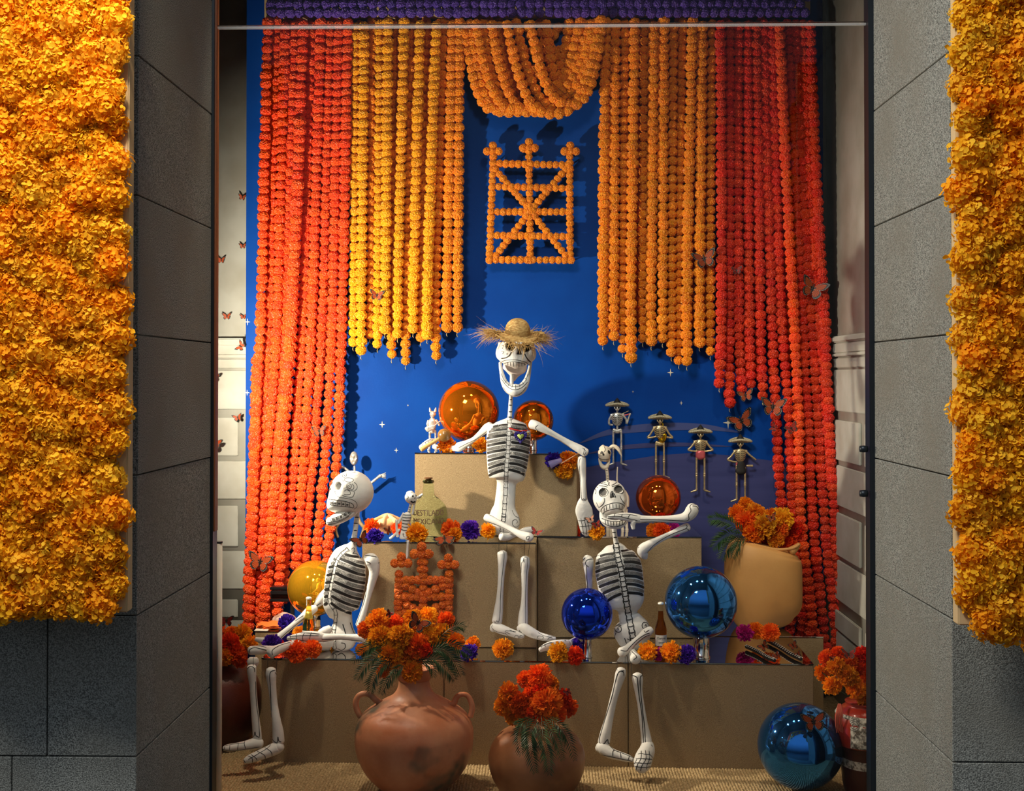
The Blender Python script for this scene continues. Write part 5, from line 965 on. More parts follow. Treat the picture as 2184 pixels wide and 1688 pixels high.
for a in [
    (612, 1329, 16, 'purple', 6.36, 'purple paper flower leaning on the pinkish bread at far left'), (580, 1373, 17, 'purple', 5.70, 'purple paper flower lying over the far wrist of the profile skeleton'), (607, 1362, 10, 'purple', 5.86, 'purple paper flower half hidden behind the hand of the profile skeleton'),
    (630, 1391, 21, 'scarlet', 5.60, 'big scarlet paper flower below the hand of the profile skeleton'), (666, 1385, 17, 'vermilion', 5.63, 'red-orange paper flower right of the big scarlet one on the left plinth'), (598, 1377, 9, 'scarlet', 5.78, 'small scarlet flower behind the knee of the profile skeleton'),
    (640, 1352, 15, 'amber', 6.10, 'amber paper flower behind the left beer bottle'), (697, 1383, 12, 'amber', 5.95, 'amber paper flower behind the thighs of the profile skeleton'), (772, 1386, 12, 'orange', 5.88, 'orange paper flower behind the hip of the profile skeleton'),
    (1009, 1374, 14, 'amber', 5.78, 'amber paper flower behind the purple one, right of the big bouquet'), (1000, 1392, 17, 'purple', 5.66, 'purple paper flower on the lowest tier right of the big bouquet'), (1073, 1384, 19, 'amber', 5.70, 'lone amber paper flower below the dangling feet of the hatted skeleton'),
    (1191, 1392, 19, 'amber', 5.62, 'amber paper flower left of the small cobalt globe stand'), (1228, 1378, 13, 'purple', 5.74, 'dark purple flower tucked under the small cobalt globe'), (1226, 1399, 17, 'scarlet', 5.63, 'scarlet paper flower in front of the small cobalt globe stand'),
    (1381, 1390, 18, 'amber', 5.63, 'amber paper flower just right of the crossed thighs'), (1404, 1395, 13, 'magenta', 5.66, 'magenta paper flower under the right beer bottle'), (1432, 1392, 20, 'amber', 5.62, 'large amber paper flower between the magenta and purple ones'), (1463, 1396, 18, 'purple', 5.62, 'purple paper flower left of the big blue globe stand'),
    (1588, 1351, 16, 'magenta', 6.0, 'magenta paper flower below the tan pot'), (1613, 1346, 15, 'orange', 6.02, 'orange paper flower between magenta and red ones below the tan pot'), (1642, 1351, 18, 'vermilion', 5.99, 'red-orange paper flower below the right side of the tan pot'),
    (792, 1124, 15, 'vermilion', 6.03, 'orange-red paper flower left of the sugared bread'), (800, 1144, 15, 'purple', 5.97, 'purple paper flower at the left corner of the middle tier'), (782, 1149, 9, 'purple', 6.0, 'small purple flower at the very left end of the middle tier'), (848, 1128, 13, 'vermilion', 6.06, 'orange-red flower between the sugared bread and the small skeleton'),
    (889, 1137, 20, 'amber', 5.96, 'amber paper flower in front of the green glass demijohn'), (962, 1130, 19, 'vermilion', 6.03, 'orange-red paper flower right of the demijohn'), (972, 1140, 13, 'orange', 5.98, 'small orange flower behind the dark butterfly'), (1003, 1131, 18, 'purple', 6.0, 'purple paper flower between the demijohn and the hatted skeleton'), (1041, 1133, 15, 'amber', 5.99, 'amber paper flower under the knee of the hatted skeleton'),
    (1221, 1132, 14, 'scarlet', 6.25, 'scarlet paper flower under the wooden maraca ball'), (1271, 1134, 16, 'amber', 6.09, 'amber paper flower beside the hanging hand'), (1393, 1131, 13, 'orange', 6.40, 'orange flower at the foot of the burnt orange globe'), (1412, 1132, 16, 'scarlet', 6.36, 'scarlet flower at the foot of the burnt orange globe'), (1438, 1130, 13, 'magenta', 6.42, 'magenta flower behind the raised elbow'),
    (953, 951, 17, 'orange', 6.27, 'orange paper flower beside the maraca on the tallest plinth'), (1025, 950, 15, 'amber', 6.22, 'amber paper flower against the ribs on the tallest plinth'), (1180, 982, 15, 'purple', 6.13, 'dark purple flower pinned to the tallest plinth'), (1212, 983, 18, 'orange', 6.12, 'orange flower pinned to the upper right of the tallest plinth'), (1202, 1006, 17, 'amber', 6.12, 'amber flower pinned lowest on the tallest plinth')]: lf(*a)

# ================================================================ BUTTERFLIES
BORG, BRED, BPNK = mat('monarch_orange', srgb(172, 70, 26), 0.6), mat('monarch_red', srgb(150, 28, 18), 0.6), mat('faded_pink_wing', srgb(226, 160, 132), 0.6); BWHT = mat('wing_dots', srgb(232, 230, 222), 0.6)
FW = [(0.0, 0.03), (0.10, 0.22), (0.30, 0.42), (0.55, 0.58), (0.80, 0.66), (0.97, 0.66), (1.0, 0.56), (0.93, 0.40), (0.84, 0.22), (0.72, 0.10), (0.50, 0.02), (0.25, -0.02), (0.0, -0.03)]
HW = [(0.0, 0.0), (0.28, 0.02), (0.52, 0.0), (0.66, -0.12), (0.68, -0.30), (0.60, -0.47), (0.46, -0.60), (0.30, -0.62), (0.18, -0.50), (0.08, -0.28), (0.0, -0.08)]
def wing(out, s_, cells, m, rim=0.80, r0=0.22):
    V = [Vector((x * s_ * 0.5, 0.0, z * 0.5)) for x, z in out]; Fc = [tuple(range(len(out)))]; mi = [0]
    n = len(out); idx = list(range(1, n - 1))
    for a, b in cells:
        pa, pb = Vector((out[a][0], out[a][1])), Vector((out[b][0], out[b][1])); g = 0.10
        mid = [Vector((out[i][0], out[i][1])) for i in range(a, b + 1)]
        A, B = pa.lerp(pb, g), pb.lerp(pa, g); ring = [A * r0, A * rim] + [q * rim for q in mid[1:-1]] + [B * rim, B * r0]
        for off in (-0.004, 0.004):
            k = len(V); V += [Vector((q.x * s_ * 0.5, off, q.y * 0.5)) for q in ring]; Fc.append(tuple(range(k, k + len(ring)))); mi.append(1)
    for i in range(2, n - 1):
        for t in (0.0, 0.5):
            q = Vector(out[i]).lerp(Vector(out[min(i + 1, n - 1)]), t) * 0.93
            for off in (-0.006, 0.006):
                k = len(V); V += [Vector(((q.x + dx) * s_ * 0.5, off, (q.y + dz) * 0.5)) for dx, dz in ((-.016, 0), (0, .016), (.016, 0), (0, -.016))]; Fc.append((k, k + 1, k + 2, k + 3)); mi.append(2)
    return V, Fc, mi
BM = {}
def bparts(col_):
    if col_ in BM: return BM[col_]
    m = {'orange': BORG, 'red': BRED, 'pink': BPNK}[col_]; out = []
    for s_ in (-1, 1):
        for nm, ol, cl in (('forewing', FW, ((1, 3), (3, 4), (4, 6), (6, 7), (7, 8), (8, 9), (9, 11))), ('hindwing', HW, ((1, 2), (2, 3), (3, 4), (4, 5), (5, 6), (6, 7), (7, 9)))):
            V, Fc, mi = wing(ol, s_, cl, m); out.append((nm, s_, mesh(nm, V, Fc, [BLACK, m, BWHT], mi, smooth=False)))
    V, Fc = tube([Vector((0, -0.012, 0.16)), Vector((0, -0.014, 0.1)), Vector((0, -0.012, 0)), Vector((0, -0.01, -0.22))], [0.018, 0.026, 0.03, 0.012], 8)
    for s_ in (-1, 1):
        a, f = tube([Vector((0.01 * s_, -0.012, 0.15)), Vector((0.06 * s_, -0.03, 0.25)), Vector((0.12 * s_, -0.03, 0.33))], [0.004] * 3, 4); k = len(V); V += a; Fc += [tuple(i + k for i in q) for q in f]
    out.append(('body', 0, mesh('butterfly_body', V, Fc, [BLACK]))); BM[col_] = out; return out
def butterfly(px, py, span, rot, d, label, col_='orange', fold=0.35, rx=0.0, rz=0.0, grp='paper monarch butterflies'):
    root = thing('butterfly', label, 'butterfly', W(px, py, d), grp); s = span * S(d)
    M_ = Matrix.Rotation(rz, 3, 'Z') @ Matrix.Rotation(rx, 3, 'X') @ Matrix.Rotation(-R(rot), 3, 'Y')
    for nm, s_, me in bparts(col_):
        o = link(nm, me, root); o.rotation_euler = (M_ @ Matrix.Rotation(-s_ * fold, 3, 'Z')).to_euler(); o.scale = (s, s, s)
    return root
WBACK = 7.034
for a in [
    (1502, 553, 56, 14, 6.775, 'monarch butterfly on the right orange garlands'), (1733, 616, 64, -22, 6.77, 'monarch butterfly on the outer edge of the far right red garlands'), (1571, 577, 24, 5, 6.80, 'small dark butterfly between the red strands right of the monarch on orange', 'red'),
    (1590, 844, 38, 14, 6.79, 'small monarch under the short red strands'), (1648, 868, 60, -4, 6.77, 'large monarch on the red garlands at mid height on the right'), (1581, 898, 62, 24, 6.895, 'large monarch hovering above the rightmost metal musician'), (1688, 914, 32, 28, 6.785, 'dark monarch on the lower right red garlands', 'red'), (1650, 912, 22, 60, 6.78, 'tiny butterfly at the inner edge of the lower right red garlands', 'red'),
    (804, 630, 34, -8, 6.78, 'small monarch on the left golden garlands'), (555, 1199, 60, -14, 6.75, 'large monarch on the lowest part of the left red garlands'), (681, 920, 34, 4, 6.79, 'brown monarch on the left red garlands beside the blue gap'),
    (517, 421, 20, -10, WBACK, 'topmost printed butterfly beside the left edge of the blue backdrop'), (518, 525, 18, 0, WBACK, 'second printed butterfly down beside the left edge of the blue backdrop'), (472, 555, 22, 0, WBACK, 'small butterfly high on the pale left wall'), (484, 675, 23, 0, WBACK, 'small butterfly on the pale wall just above the cornice'), (519, 676, 17, 0, WBACK, 'butterfly half hidden by the blue backdrop edge above the cornice'),
    (514, 739, 26, 62, 6.90, 'bright orange butterfly clipped to the left edge of the blue backdrop'), (455, 806, 32, -10, 6.95, 'butterfly on the upper coffered wall panel at the left frame'), (507, 891, 24, 14, 6.99, 'butterfly on the corner of the coffered panel beside the blue backdrop'), (459, 946, 36, -12, 6.95, 'butterfly on the coffered panel touching the left window frame'),
    (770, 1152, 44, 30, 5.85, 'monarch at the base of the profile skeleton neck'), (829, 1132, 30, 20, 5.98, 'monarch with folded wings on the sugared bread', 'orange', 1.1), (948, 1148, 56, 8, 5.90, 'dark monarch lying flat in front of the demijohn', 'orange', -0.5, R(-62)), (1144, 1136, 30, -20, 5.93, 'dull red butterfly behind the crossed legs of the hatted skeleton', 'red', 0.2, R(-40)),
    (1259, 1108, 24, 20, 5.99, 'pink butterfly resting on the hanging hand', 'pink'), (1272, 1119, 26, 20, 5.98, 'dark red butterfly beside the hanging hand', 'red', 0.5), (892, 1329, 56, -32, 5.16, 'large orange monarch on top of the big bouquet', 'orange', 0.5), (831, 1309, 26, -30, 5.26, 'dark red butterfly behind the big bouquet', 'red', 0.9),
    (1735, 1541, 60, 4, 5.13, 'monarch on the blue globe standing on the floor', 'orange', 0.2, R(-16), R(8)), (1810, 1397, 34, 0, 5.20, 'monarch on the bouquet at the right window frame', 'red', 0.4, R(-40)), (1774, 1405, 16, 0, 5.2, 'tiny monarch left of the bigger one on the right bouquet', 'orange', 0.7), (1645, 1104, 26, 20, 6.32, 'small orange monarch on the bouquet in the tan pot', 'orange', 0.5),
    (483, 1325, 36, 0, 5.80, 'scarlet butterfly perched above the bouquet at the left frame', 'red', 0.25), (1211, 1476, 22, 30, 5.12, 'small dark butterfly on the bouquet in the squat brown pot', 'red', 0.8)]:
    kw = {}
    butterfly(*a[:6], *(a[6:]))
butterfly(1628, 1378, 34, 40, 5.85, 'monarch on the left beaded pin at the right end of the lowest tier', 'orange', 0.8)
butterfly(1656, 1397, 24, 40, 5.70, 'small monarch at the lower end of the left beaded pin', 'orange', 0.8)
butterfly(1691, 1377, 30, 30, 5.80, 'monarch on the upper part of the right beaded pin', 'orange', 0.8)
butterfly(1701, 1396, 22, 30, 5.72, 'small monarch at the lower end of the right beaded pin', 'orange', 0.8)
# beaded pins
for pts, lab in (([(1592, 1380), (1615, 1390), (1635, 1402), (1652, 1409)], 'left long beaded pin lying on the mirror at the right'), ([(1638, 1367), (1660, 1379), (1685, 1395), (1708, 1406)], 'right long beaded pin lying on the mirror at the right')):
    P = [Wz(x, y, 0.500) for x, y in pts]; root = thing('beaded_pin', lab, 'pin', P[0] - Vector((0, 0, 0.012)), 'beaded pins on the mirror'); Q = [Vector(q) for q in crom([tuple(p) for p in P], 6)]
    mk('rod', *tube(Q, [0.010] * len(Q), 10, 0.8), BLACK, root)
    V, Fc = [], []
    for i, q in enumerate(Q):
        for a in (-1, 0, 1):
            v, f = ball(q + Vector((0.006 * a * ((i % 2) or -1), -0.004 * abs(a), 0.0095 - 0.003 * abs(a))), 0.0026, 1); k = len(V); V += v; Fc += [tuple(t + k for t in z) for z in f]
    o = mk('beads', V, Fc, BWHT, root); o['kind'] = 'stuff'
# ================================================================ BOTTLES
def glassm(n, c, ior=1.45, rough=0.02): return mat(n, c, rough, trans=1.0, ior=ior)
LABELM, INK, INKB = mat('paper_label', srgb(226, 222, 208), 0.7), mat('label_ink_navy', srgb(24, 30, 58), 0.6), mat('dark_relief_lettering', srgb(112, 84, 66), 0.45)
def curved_text(txt, size, cx, cy, cz, rfun, m, parent, name='lettering', ext=0.0012, sx=1.0, phase=0.0):
    """flat text wrapped round a vertical axis, read from the front"""
    cu = bpy.data.curves.new('txt', 'FONT'); cu.body = txt; cu.size = size; cu.align_x = 'CENTER'; cu.align_y = 'CENTER'; cu.extrude = ext; cu.resolution_u = 3
    ob = bpy.data.objects.new('txt', cu); col.objects.link(ob); dg = bpy.context.evaluated_depsgraph_get(); me = bpy.data.meshes.new_from_object(ob.evaluated_get(dg))
    bm = bmesh.new(); bm.from_mesh(me); bmesh.ops.triangulate(bm, faces=bm.faces[:])
    for _ in range(2):
        lg = [e for e in bm.edges if e.calc_length() > size * 0.2]
        if lg: bmesh.ops.subdivide_edges(bm, edges=lg, cuts=1); bmesh.ops.triangulate(bm, faces=bm.faces[:])
    bm.verts.index_update(); V = []
    for v in bm.verts:
        x, y, z = v.co; r_ = rfun(cz + y) + z; a = x * sx / max(1e-4, rfun(cz + y)) + phase; V.append(Vector((cx + r_ * math.sin(a), cy - r_ * math.cos(a), cz + y)))
    Fc = [tuple(v.index for v in f.verts) for f in bm.faces]; bm.free(); bpy.data.objects.remove(ob); bpy.data.curves.remove(cu); bpy.data.meshes.remove(me)
    return mk(name, V, Fc, m, parent, smooth=False)
def prof_r(P): 
    def f(z):
        for (r0, z0), (r1, z1) in zip(P[:-1], P[1:]):
            if min(z0, z1) <= z <= max(z0, z1) and z1 != z0: return r0 + (r1 - r0) * (z - z0) / (z1 - z0)
        return P[0][0]
    return f
# green demijohn
D = 6.08; c = W(914, 805, D); s = S(D); zf = lambda y: 1.8 - (y - 805) * s
root = thing('glass_demijohn', 'green glass demijohn of pale spirit with raised lettering on the middle tier', 'bottle', (c.x, D, 0.997))
P = [(a * s, zf(y)) for a, y in crom([(20, 1146.5), (29, 1146), (33, 1141), (36, 1128), (39.5, 1112), (40.5, 1098), (39, 1086), (34, 1075), (25, 1066), (16, 1059), (12.5, 1052), (11.5, 1040), (10.5, 1030), (11, 1025.5), (10, 1024)], 4)]
mk('glass_body', *lathe(P, (c.x, D, 0), 48), glassm('pale_green_glass', (0.80, 0.94, 0.74, 1), 1.08), root)
mk('neck_ring', *lathe([(10.5 * s, zf(1031)), (12.6 * s, zf(1029)), (12.6 * s, zf(1027)), (10.8 * s, zf(1025))], (c.x, D, 0), 32), glassm('green_glass_ring', (0.45, 0.75, 0.45, 1)), root)
mk('cork', *lathe([(6 * s, zf(1030)), (6.2 * s, zf(1022)), (9 * s, zf(1021.5)), (9.2 * s, zf(1019.5)), (8 * s, zf(1019))], (c.x, D, 0), 24), mat('cork', srgb(110, 72, 34), 0.8, noise_scale=200, c2=srgb(80, 50, 22)), root)
rf = lambda z: prof_r(P)(z) + 0.002
curved_text('DESTILADO', 0.040, c.x, D, zf(1091), rf, INKB, root, sx=0.80, phase=0.10)
curved_text('MEXICANO', 0.040, c.x, D, zf(1109), rf, INKB, root, sx=0.82, phase=0.10)
# beer bottles
def beer(px, top, bot, d, label, liq, half=12.5, ph=0.0, foil=False):
    c = W(px, 805, d); s = S(d); z = lambda t: 1.8 - (bot - (bot - top) * t - 805) * s; root = thing('beer_bottle', label, 'bottle', (c.x, d, z(0)), 'beer bottles')
    P = [(a * s * half / 12.5, z(t)) for a, t in crom([(11, 0.0), (12.5, 0.02), (12.5, 0.40), (12.3, 0.50), (9.5, 0.60), (6.6, 0.68), (5.4, 0.80), (4.9, 0.93), (5.0, 0.96)], 4)]
    k = next(i for i, p in enumerate(P) if p[1] > z(0.84))
    mk('beer', *lathe(P[:k], (c.x, d, 0), 32), liq, root); mk('empty_neck', *lathe([(r_, zz) for r_, zz in P[k - 1:]], (c.x, d, 0), 32), glassm('clear_glass', (0.93, 0.95, 0.93, 1), 1.15), root)
    mk('cap', *lathe([(6.2 * s, z(0.955)), (6.4 * s, z(0.96)), (6.0 * s, z(0.985)), (3 * s, z(1.0)), (0.001, z(1.0))], (c.x, d, 0), 24), mat('white_bottle_cap', srgb(220, 216, 200), 0.35, 0.3), root)
    f = prof_r(P); V, Fc = [], []
    for i in range(5):
        for j in range(17):
            zz = z(0.20 + 0.20 * i / 4); a = (j / 16 - 0.5) * 2.3 + ph; r_ = f(zz) + 0.0012; V.append(Vector((c.x + r_ * math.sin(a), d - r_ * math.cos(a), zz)))
    for i in range(4):
        for j in range(16): a = i * 17 + j; Fc.append((a, a + 1, a + 18, a + 17))
    lb_ = mk('paper_label', V, Fc, LABELM, root); g = lambda zz: f(zz) + 0.0018
    curved_text('Corona', 0.0145, c.x, d, z(0.345), g, INK, lb_, ext=0.0003, sx=0.9, phase=ph); curved_text('CERVEZA', 0.0065, c.x, d, z(0.262), g, INK, lb_, ext=0.0003, sx=1.0, phase=ph)
    if foil: mk('neck_foil', *lathe([(f(z(t)) + 0.0008, z(t)) for t in (0.60, 0.64, 0.68, 0.74)], (c.x, d, 0), 32), mat('gold_foil', srgb(196, 168, 66), 0.35, 0.6), root)
beer(659.5, 1274, 1391, 5.83, 'amber beer bottle with gold neck foil in front of the golden globe', glassm('bright_amber_beer', (0.95, 0.50, 0.05, 1), 1.2), 13, -0.75, True)
beer(1408.5, 1282, 1396, 5.78, 'dark amber beer bottle between the right skeleton and the large blue globe', glassm('dark_amber_beer', (0.45, 0.16, 0.02, 1), 1.2), 12.5)

# ================================================================ BREAD, DOILY, MARACAS, BLACK FIXTURE
BREAD = mat('sugared_bread', srgb(224, 178, 130), 0.75, noise_scale=18, c2=srgb(196, 138, 88), bump=0.5, bump_scale=80)
def bread(px, py, rpx, d, m, label):
    c = W(px, py, d); r = rpx * S(d); root = thing('bread_of_the_dead', label, 'bread', c - Vector((0, 0, r * 0.55)), 'round breads')
    V, Fc = ball(c, r, 4, (1, 1, 0.62)); V = [v + (v - c).normalized() * r * 0.06 * noise.noise((v - c) / r * 3) for v in V]; mk('bun', V, Fc, m, root)
    for a in (0.3, 1.35, 2.4):
        P, rr = [], []
        for i in range(13):
            t = -1.35 + 2.7 * i / 12; p = c + Vector((math.sin(t) * math.cos(a) * r * 1.03, math.sin(t) * math.sin(a) * r * 1.03, math.cos(t) * r * 0.66)); P.append(p); rr.append(r * (0.13 + 0.10 * abs(math.cos(t * 2.6))))
        mk('dough_bone', *tube(P, rr, 10, 0.8), m, root)
    mk('dough_knob', *ball(c + Vector((0, 0, r * 0.66)), r * 0.24, 3), m, root); return root
bread(826, 1120, 28, 6.12, BREAD, 'sugared round bread with bone shapes on the middle tier')
bread(606, 1325, 21, 6.55, mat('dusty_bread', srgb(208, 172, 156), 0.85, noise_scale=22, c2=srgb(150, 112, 96), bump=0.8, bump_scale=60), 'dusty pinkish round bread on the far left rear plinth')
DOI = mat('orange_tissue_paper', (0.92, 0.20, 0.03, 1), 0.8)
cd_ = Wz(583, 1336, 0.49); root = thing('paper_doily', 'scalloped orange tissue doily under the pinkish bread', 'doily', (cd_.x, cd_.y, 0.487))
for k in range(3):
    poly = []; n = 96
    for i in range(n):
        a = 2 * PI * i / n; r_ = 0.088 - 0.004 * k + 0.006 * abs(math.sin(a * 9)); poly.append((r_ * math.cos(a), r_ * math.sin(a)))
    V = [Vector((cd_.x + x, cd_.y + y * 0.9, 0.491 + 0.006 * k + 0.003 * math.sin(8 * math.atan2(y, x)))) for x, y in poly] + [Vector((cd_.x + x * 0.3, cd_.y + y * 0.3, 0.490 + 0.008 * k)) for x, y in poly]
    mk('tissue_layer', V, [(i, (i + 1) % n, (i + 1) % n + n, i + n) for i in range(n)] + [tuple(range(n, 2 * n))], DOI, root)
cardp = Wz(556, 1346, 0.488); o = mk('white_card', *bevbox(cardp.x - 0.035, cardp.x + 0.035, cardp.y - 0.0, cardp.y + 0.05, 0.4865, 0.489, 0.0005), LABELM); tag(o, 'small white card at the corner of the far left rear plinth', 'card')
WOOD = mat('lacquered_gourd', srgb(168, 118, 60), 0.25, noise_scale=6, c2=srgb(112, 80, 36), coat=0.4)
def maraca(bx, by, r, hx, hy, d, d2, label):
    c = W(bx, by, d); root = thing('maraca', label, 'maraca', c, 'wooden maracas'); mk('gourd', *ball(c, r * S(d), 4), WOOD, root)
    mk('handle', *tube([W(bx + (hx - bx) * t, by + (hy - by) * t, d + (d2 - d) * t) for t in (0.2, 0.5, 0.8, 1.0)], [3.6 * S(d), 3.4 * S(d), 4.2 * S(d), 5 * S(d)], 14), mat('pale_wood', srgb(206, 160, 96), 0.5), root)
maraca(947.5, 929, 14.5, 899, 959, 6.24, 6.19, 'wooden maraca held in the outstretched hand on the tallest plinth')
maraca(1215, 1104, 15, 1213, 1138, 6.30, 6.33, 'wooden maraca standing over the scarlet flower below the hanging hand')
root = thing('track_fixture', 'black ridged lighting fixture behind the golden globe', 'lamp fixture', W(600, 1330, 6.62))
x0, x1 = W(578, 0, 6.6).x, W(640, 0, 6.6).x; zc = lambda y: W(0, y, 6.6).z
for i, (a, b, dy) in enumerate(((1251, 1257, 0.0), (1258, 1266, 0.015), (1267, 1275, -0.01), (1276, 1282, 0.0))): mk('ridge', *bevbox(x0 + 0.006 * (i == 1), x1, 6.60 - dy, 6.66, zc(b), zc(a), 0.003), mat('black_plastic', srgb(22, 22, 24), 0.3), root)
mk('post', *bevbox(x1 - 0.05, x1 - 0.03, 6.62, 6.65, 0.487, zc(1280), 0.002), MATS['black_plastic'], root)

# ================================================================ HEART BROOCH, PAPER CONE
bv = BVHTree.FromPolygons(*GEO[t1.name])
def onchest(px, py, lift=0.004):
    h = bv.ray_cast(CAM, ray(px, py).normalized()); return (h[0] + Vector((0, -lift, 0))) if h[0] else W(px, py, 5.96)
hc = onchest(1110.5, 931); br = thing('heart_brooch', 'green and blue heart brooch with red ribbon on the chest of the hatted skeleton', 'brooch', hc); u = S(6.0)
NAVY, LIME, REDR, YELG = mat('navy_ribbon', srgb(38, 24, 110), 0.6), mat('green_glass_heart', srgb(150, 168, 92), 0.2, 0.3), mat('red_ribbon', srgb(178, 30, 22), 0.6), mat('gold_thread', srgb(190, 150, 40), 0.4, 0.5)
heart = lambda k: [(k * 16 * math.sin(t) ** 3 / 16, k * (13 * math.cos(t) - 5 * math.cos(2 * t) - 2 * math.cos(3 * t) - math.cos(4 * t)) / 16) for t in [i * 2 * PI / 28 for i in range(28)]]
for i in range(24):
    t = i * 2 * PI / 24; x, z = 11 * math.sin(t) ** 3, 11 * (13 * math.cos(t) - 5 * math.cos(2 * t) - 2 * math.cos(3 * t) - math.cos(4 * t)) / 16; a = math.atan2(z + 1, x)
    mk('pleat', *tube([hc + Vector((x * 0.75, -2, z * 0.75)) * u, hc + Vector((x * 1.2, -2 - (i % 2), z * 1.2)) * u], [1.6 * u, 2.2 * u], 6, 0.6), NAVY, br)
mk('glass_heart', *prism(heart(7 * u), Matrix.Translation(hc + Vector((0, -3.4 * u, 0))), 4 * u), LIME, br)
mk('ribbon', *tube([onchest(1087, 914), onchest(1098, 917), hc + Vector((0, -2 * u, 11 * u)), onchest(1122, 919), onchest(1129, 918)], [1.6 * u] * 5, 6), REDR, br)
for s_ in (-1, 1):
    for k in range(3): mk('gold_wing', *tube([hc + Vector((s_ * 10 * u, -1.5 * u, (6 - k * 3) * u)), hc + Vector((s_ * (19 - k * 2) * u, -1 * u, (8 - k * 4) * u))], [1.5 * u, 0.8 * u], 6, 0.6), YELG, br)
pc = thing('paper_cone', 'translucent violet paper cone with a light rod pinned on the tallest plinth', 'cone', W(1184, 988, 6.1))
mk('cone', *pxtube([(1172, 992, 6.08, 9), (1184, 987, 6.08, 6.5), (1197, 982, 6.09, 5)], 20, 4, cap=0.0), mat('violet_film', srgb(150, 140, 190), 0.3, alpha=0.55), pc)
mk('rod', *pxtube([(1197, 989, 6.05, 1.3), (1240, 964, 6.05, 1.1)], 8, 4), mat('pale_rod', srgb(230, 170, 120), 0.5), pc)

# ================================================================ METAL MUSICIANS ON THE BACKDROP
HATB, HATT = mat('black_felt', srgb(28, 24, 20), 0.7), mat('silver_braid', srgb(214, 204, 172), 0.5, 0.0, noise_scale=300, c2=srgb(130, 116, 84))
def P3(d, *a): return [(x, y, d, r_) for x, y, r_ in a]
def musician(cx, hy, label, arms, m, extra, leg_x=(-8.5, 8.5), tilt=0, feet=(-1, 1), d=6.885, hat=True):
    hatlab = label.split(',')[1].strip().replace(' of the four', '').split(' on ')[0] + ' metal musician'
    root = thing('skeleton_musician', label, 'figurine', W(cx, hy, d), 'small metal skeleton musicians on the backdrop')
    X = lambda *pts: [(cx + x, hy + y, d, r_) for x, y, r_ in pts]; T = lambda nm, pts, mm=None, **k: mk(nm, *pxtube(pts, k.pop('n', 8), 4, **k), mm or m, root)
    if hat:
        h = thing('sombrero', 'black sombrero with pale braid on the ' + hatlab, 'hat', W(cx, hy, d), 'sombreros of the metal musicians')
        u = S(d); c = W(cx, hy, d - 0.012); pr = [(23 * u, 3.5 * u), (23.5 * u, 5 * u), (22 * u, 5.4 * u)]
        V, Fc = [], []; n = 40
        for r_, z in ((1, -2), (10, -2.5), (18, -0.5), (23, 1.0), (23.6, 0.2), (22.5, -1.2), (16, -3.8), (10, -5), (1, -5)):
            for j in range(n): a = 2 * PI * j / n; V.append(c + Vector((r_ * math.cos(a), 0.42 * r_ * math.sin(a), z - 4.5 * abs(math.cos(a)) ** 1.5 * (r_ / 23) + (2.5 if math.sin(a) > 0 else -1.0) * (r_ / 23) * abs(math.sin(a)))) * u)
        for i in range(8):
            for j in range(n): Fc.append((i * n + j, i * n + (j + 1) % n, (i + 1) * n + (j + 1) % n, (i + 1) * n + j))
        mi = [(0 if i < 2 * n or i >= 7 * n else 1) for i in range(len(Fc))]; mk('brim', V, Fc, [HATB, HATT], h, mi=mi)
        bp3 = [c + Vector((23.2 * math.cos(a), 0.42 * 23.2 * math.sin(a), 0.6 - 4.5 * abs(math.cos(a)) ** 1.5 + (2.5 if math.sin(a) > 0 else -1.0) * abs(math.sin(a)))) * u for a in [k * 2 * PI / 48 for k in range(49)]]
        mk('braid', *tube(bp3, [2.6 * u] * 49, 8, cap=0, ref=Vector((0, 0, 1))), HATT, h)
        mk('crown', *lathe([(9 * u, -3 * u), (7.5 * u, 3 * u), (4 * u, 8 * u), (1.2 * u, 11.5 * u), (0.01 * u, 12 * u)], c, 24), HATB, h)
    V, Fc = ball(W(cx, hy + 9, d - 0.012), 8.2 * S(d), 3, (0.86, 0.8, 1.0)); c = W(cx, hy + 9, d - 0.012); u = S(d)
    V = [v + Vector((0, 0.012 if any(((v - c) / u - Vector((e * 3.2, -6, 0.5))).length < 3.0 for e in (-1, 1)) else 0, 0)) for v in V]; V = [Vector((c.x + (v.x - c.x) * (0.66 if v.z < c.z - 3.5 * u else 1), v.y, v.z)) for v in V]
    hd_ = mk('head', V, Fc, m, root)
    for e in (-1, 1): mk('eye_socket', *ball(W(cx + e * 3.1, hy + 8.5, d - 0.026), 2.0 * u, 2, (1, 0.6, 1)), BLACK, root)
    T('neck', X((0, 16, 2), (0, 22, 2)))
    rb = T('ribcage', X((0, 22, 9), (0, 27, 12), (0, 34, 12), (0, 42, 9.5), (0, 46, 6)), n=20, flat=0.5, cap=0.3)
    paint(rb, [[(cx + e * 1.5, hy + 26 + 4 * k), (cx + e * 6, hy + 25 + 4 * k), (cx + e * 11, hy + 28 + 4 * k)] for k in range(5) for e in (-1, 1)], 1.3, BLACK)
    T('collarbone', X((-14, 24, 2), (0, 22, 2.2), (14, 24, 2)))
    T('spine', X((0, 44, 2.2), (0, 56, 2.4))); T('pelvis', X((-8, 56, 3.2), (-3, 59, 4.5), (3, 59, 4.5), (8, 56, 3.2)), n=12, flat=0.6)
    for pts in arms: T('arm', X(*pts))
    for lx, f in zip(leg_x, feet):
        T('thigh', X((lx * 0.9, 60, 3.2), (lx, 66, 2.2), (lx, 88, 2.2), (lx, 94, 3))); T('shin', X((lx, 97, 3), (lx, 103, 2), (lx, 120, 2), (lx, 127, 2.6))); T('foot', X((lx, 128, 2.4), (lx + f * 6, 130, 2), (lx + f * 12, 132, 1.4)))
    for nm, pts, mm, fl in extra: T(nm, X(*pts), mm, n=12, flat=fl)
    return root
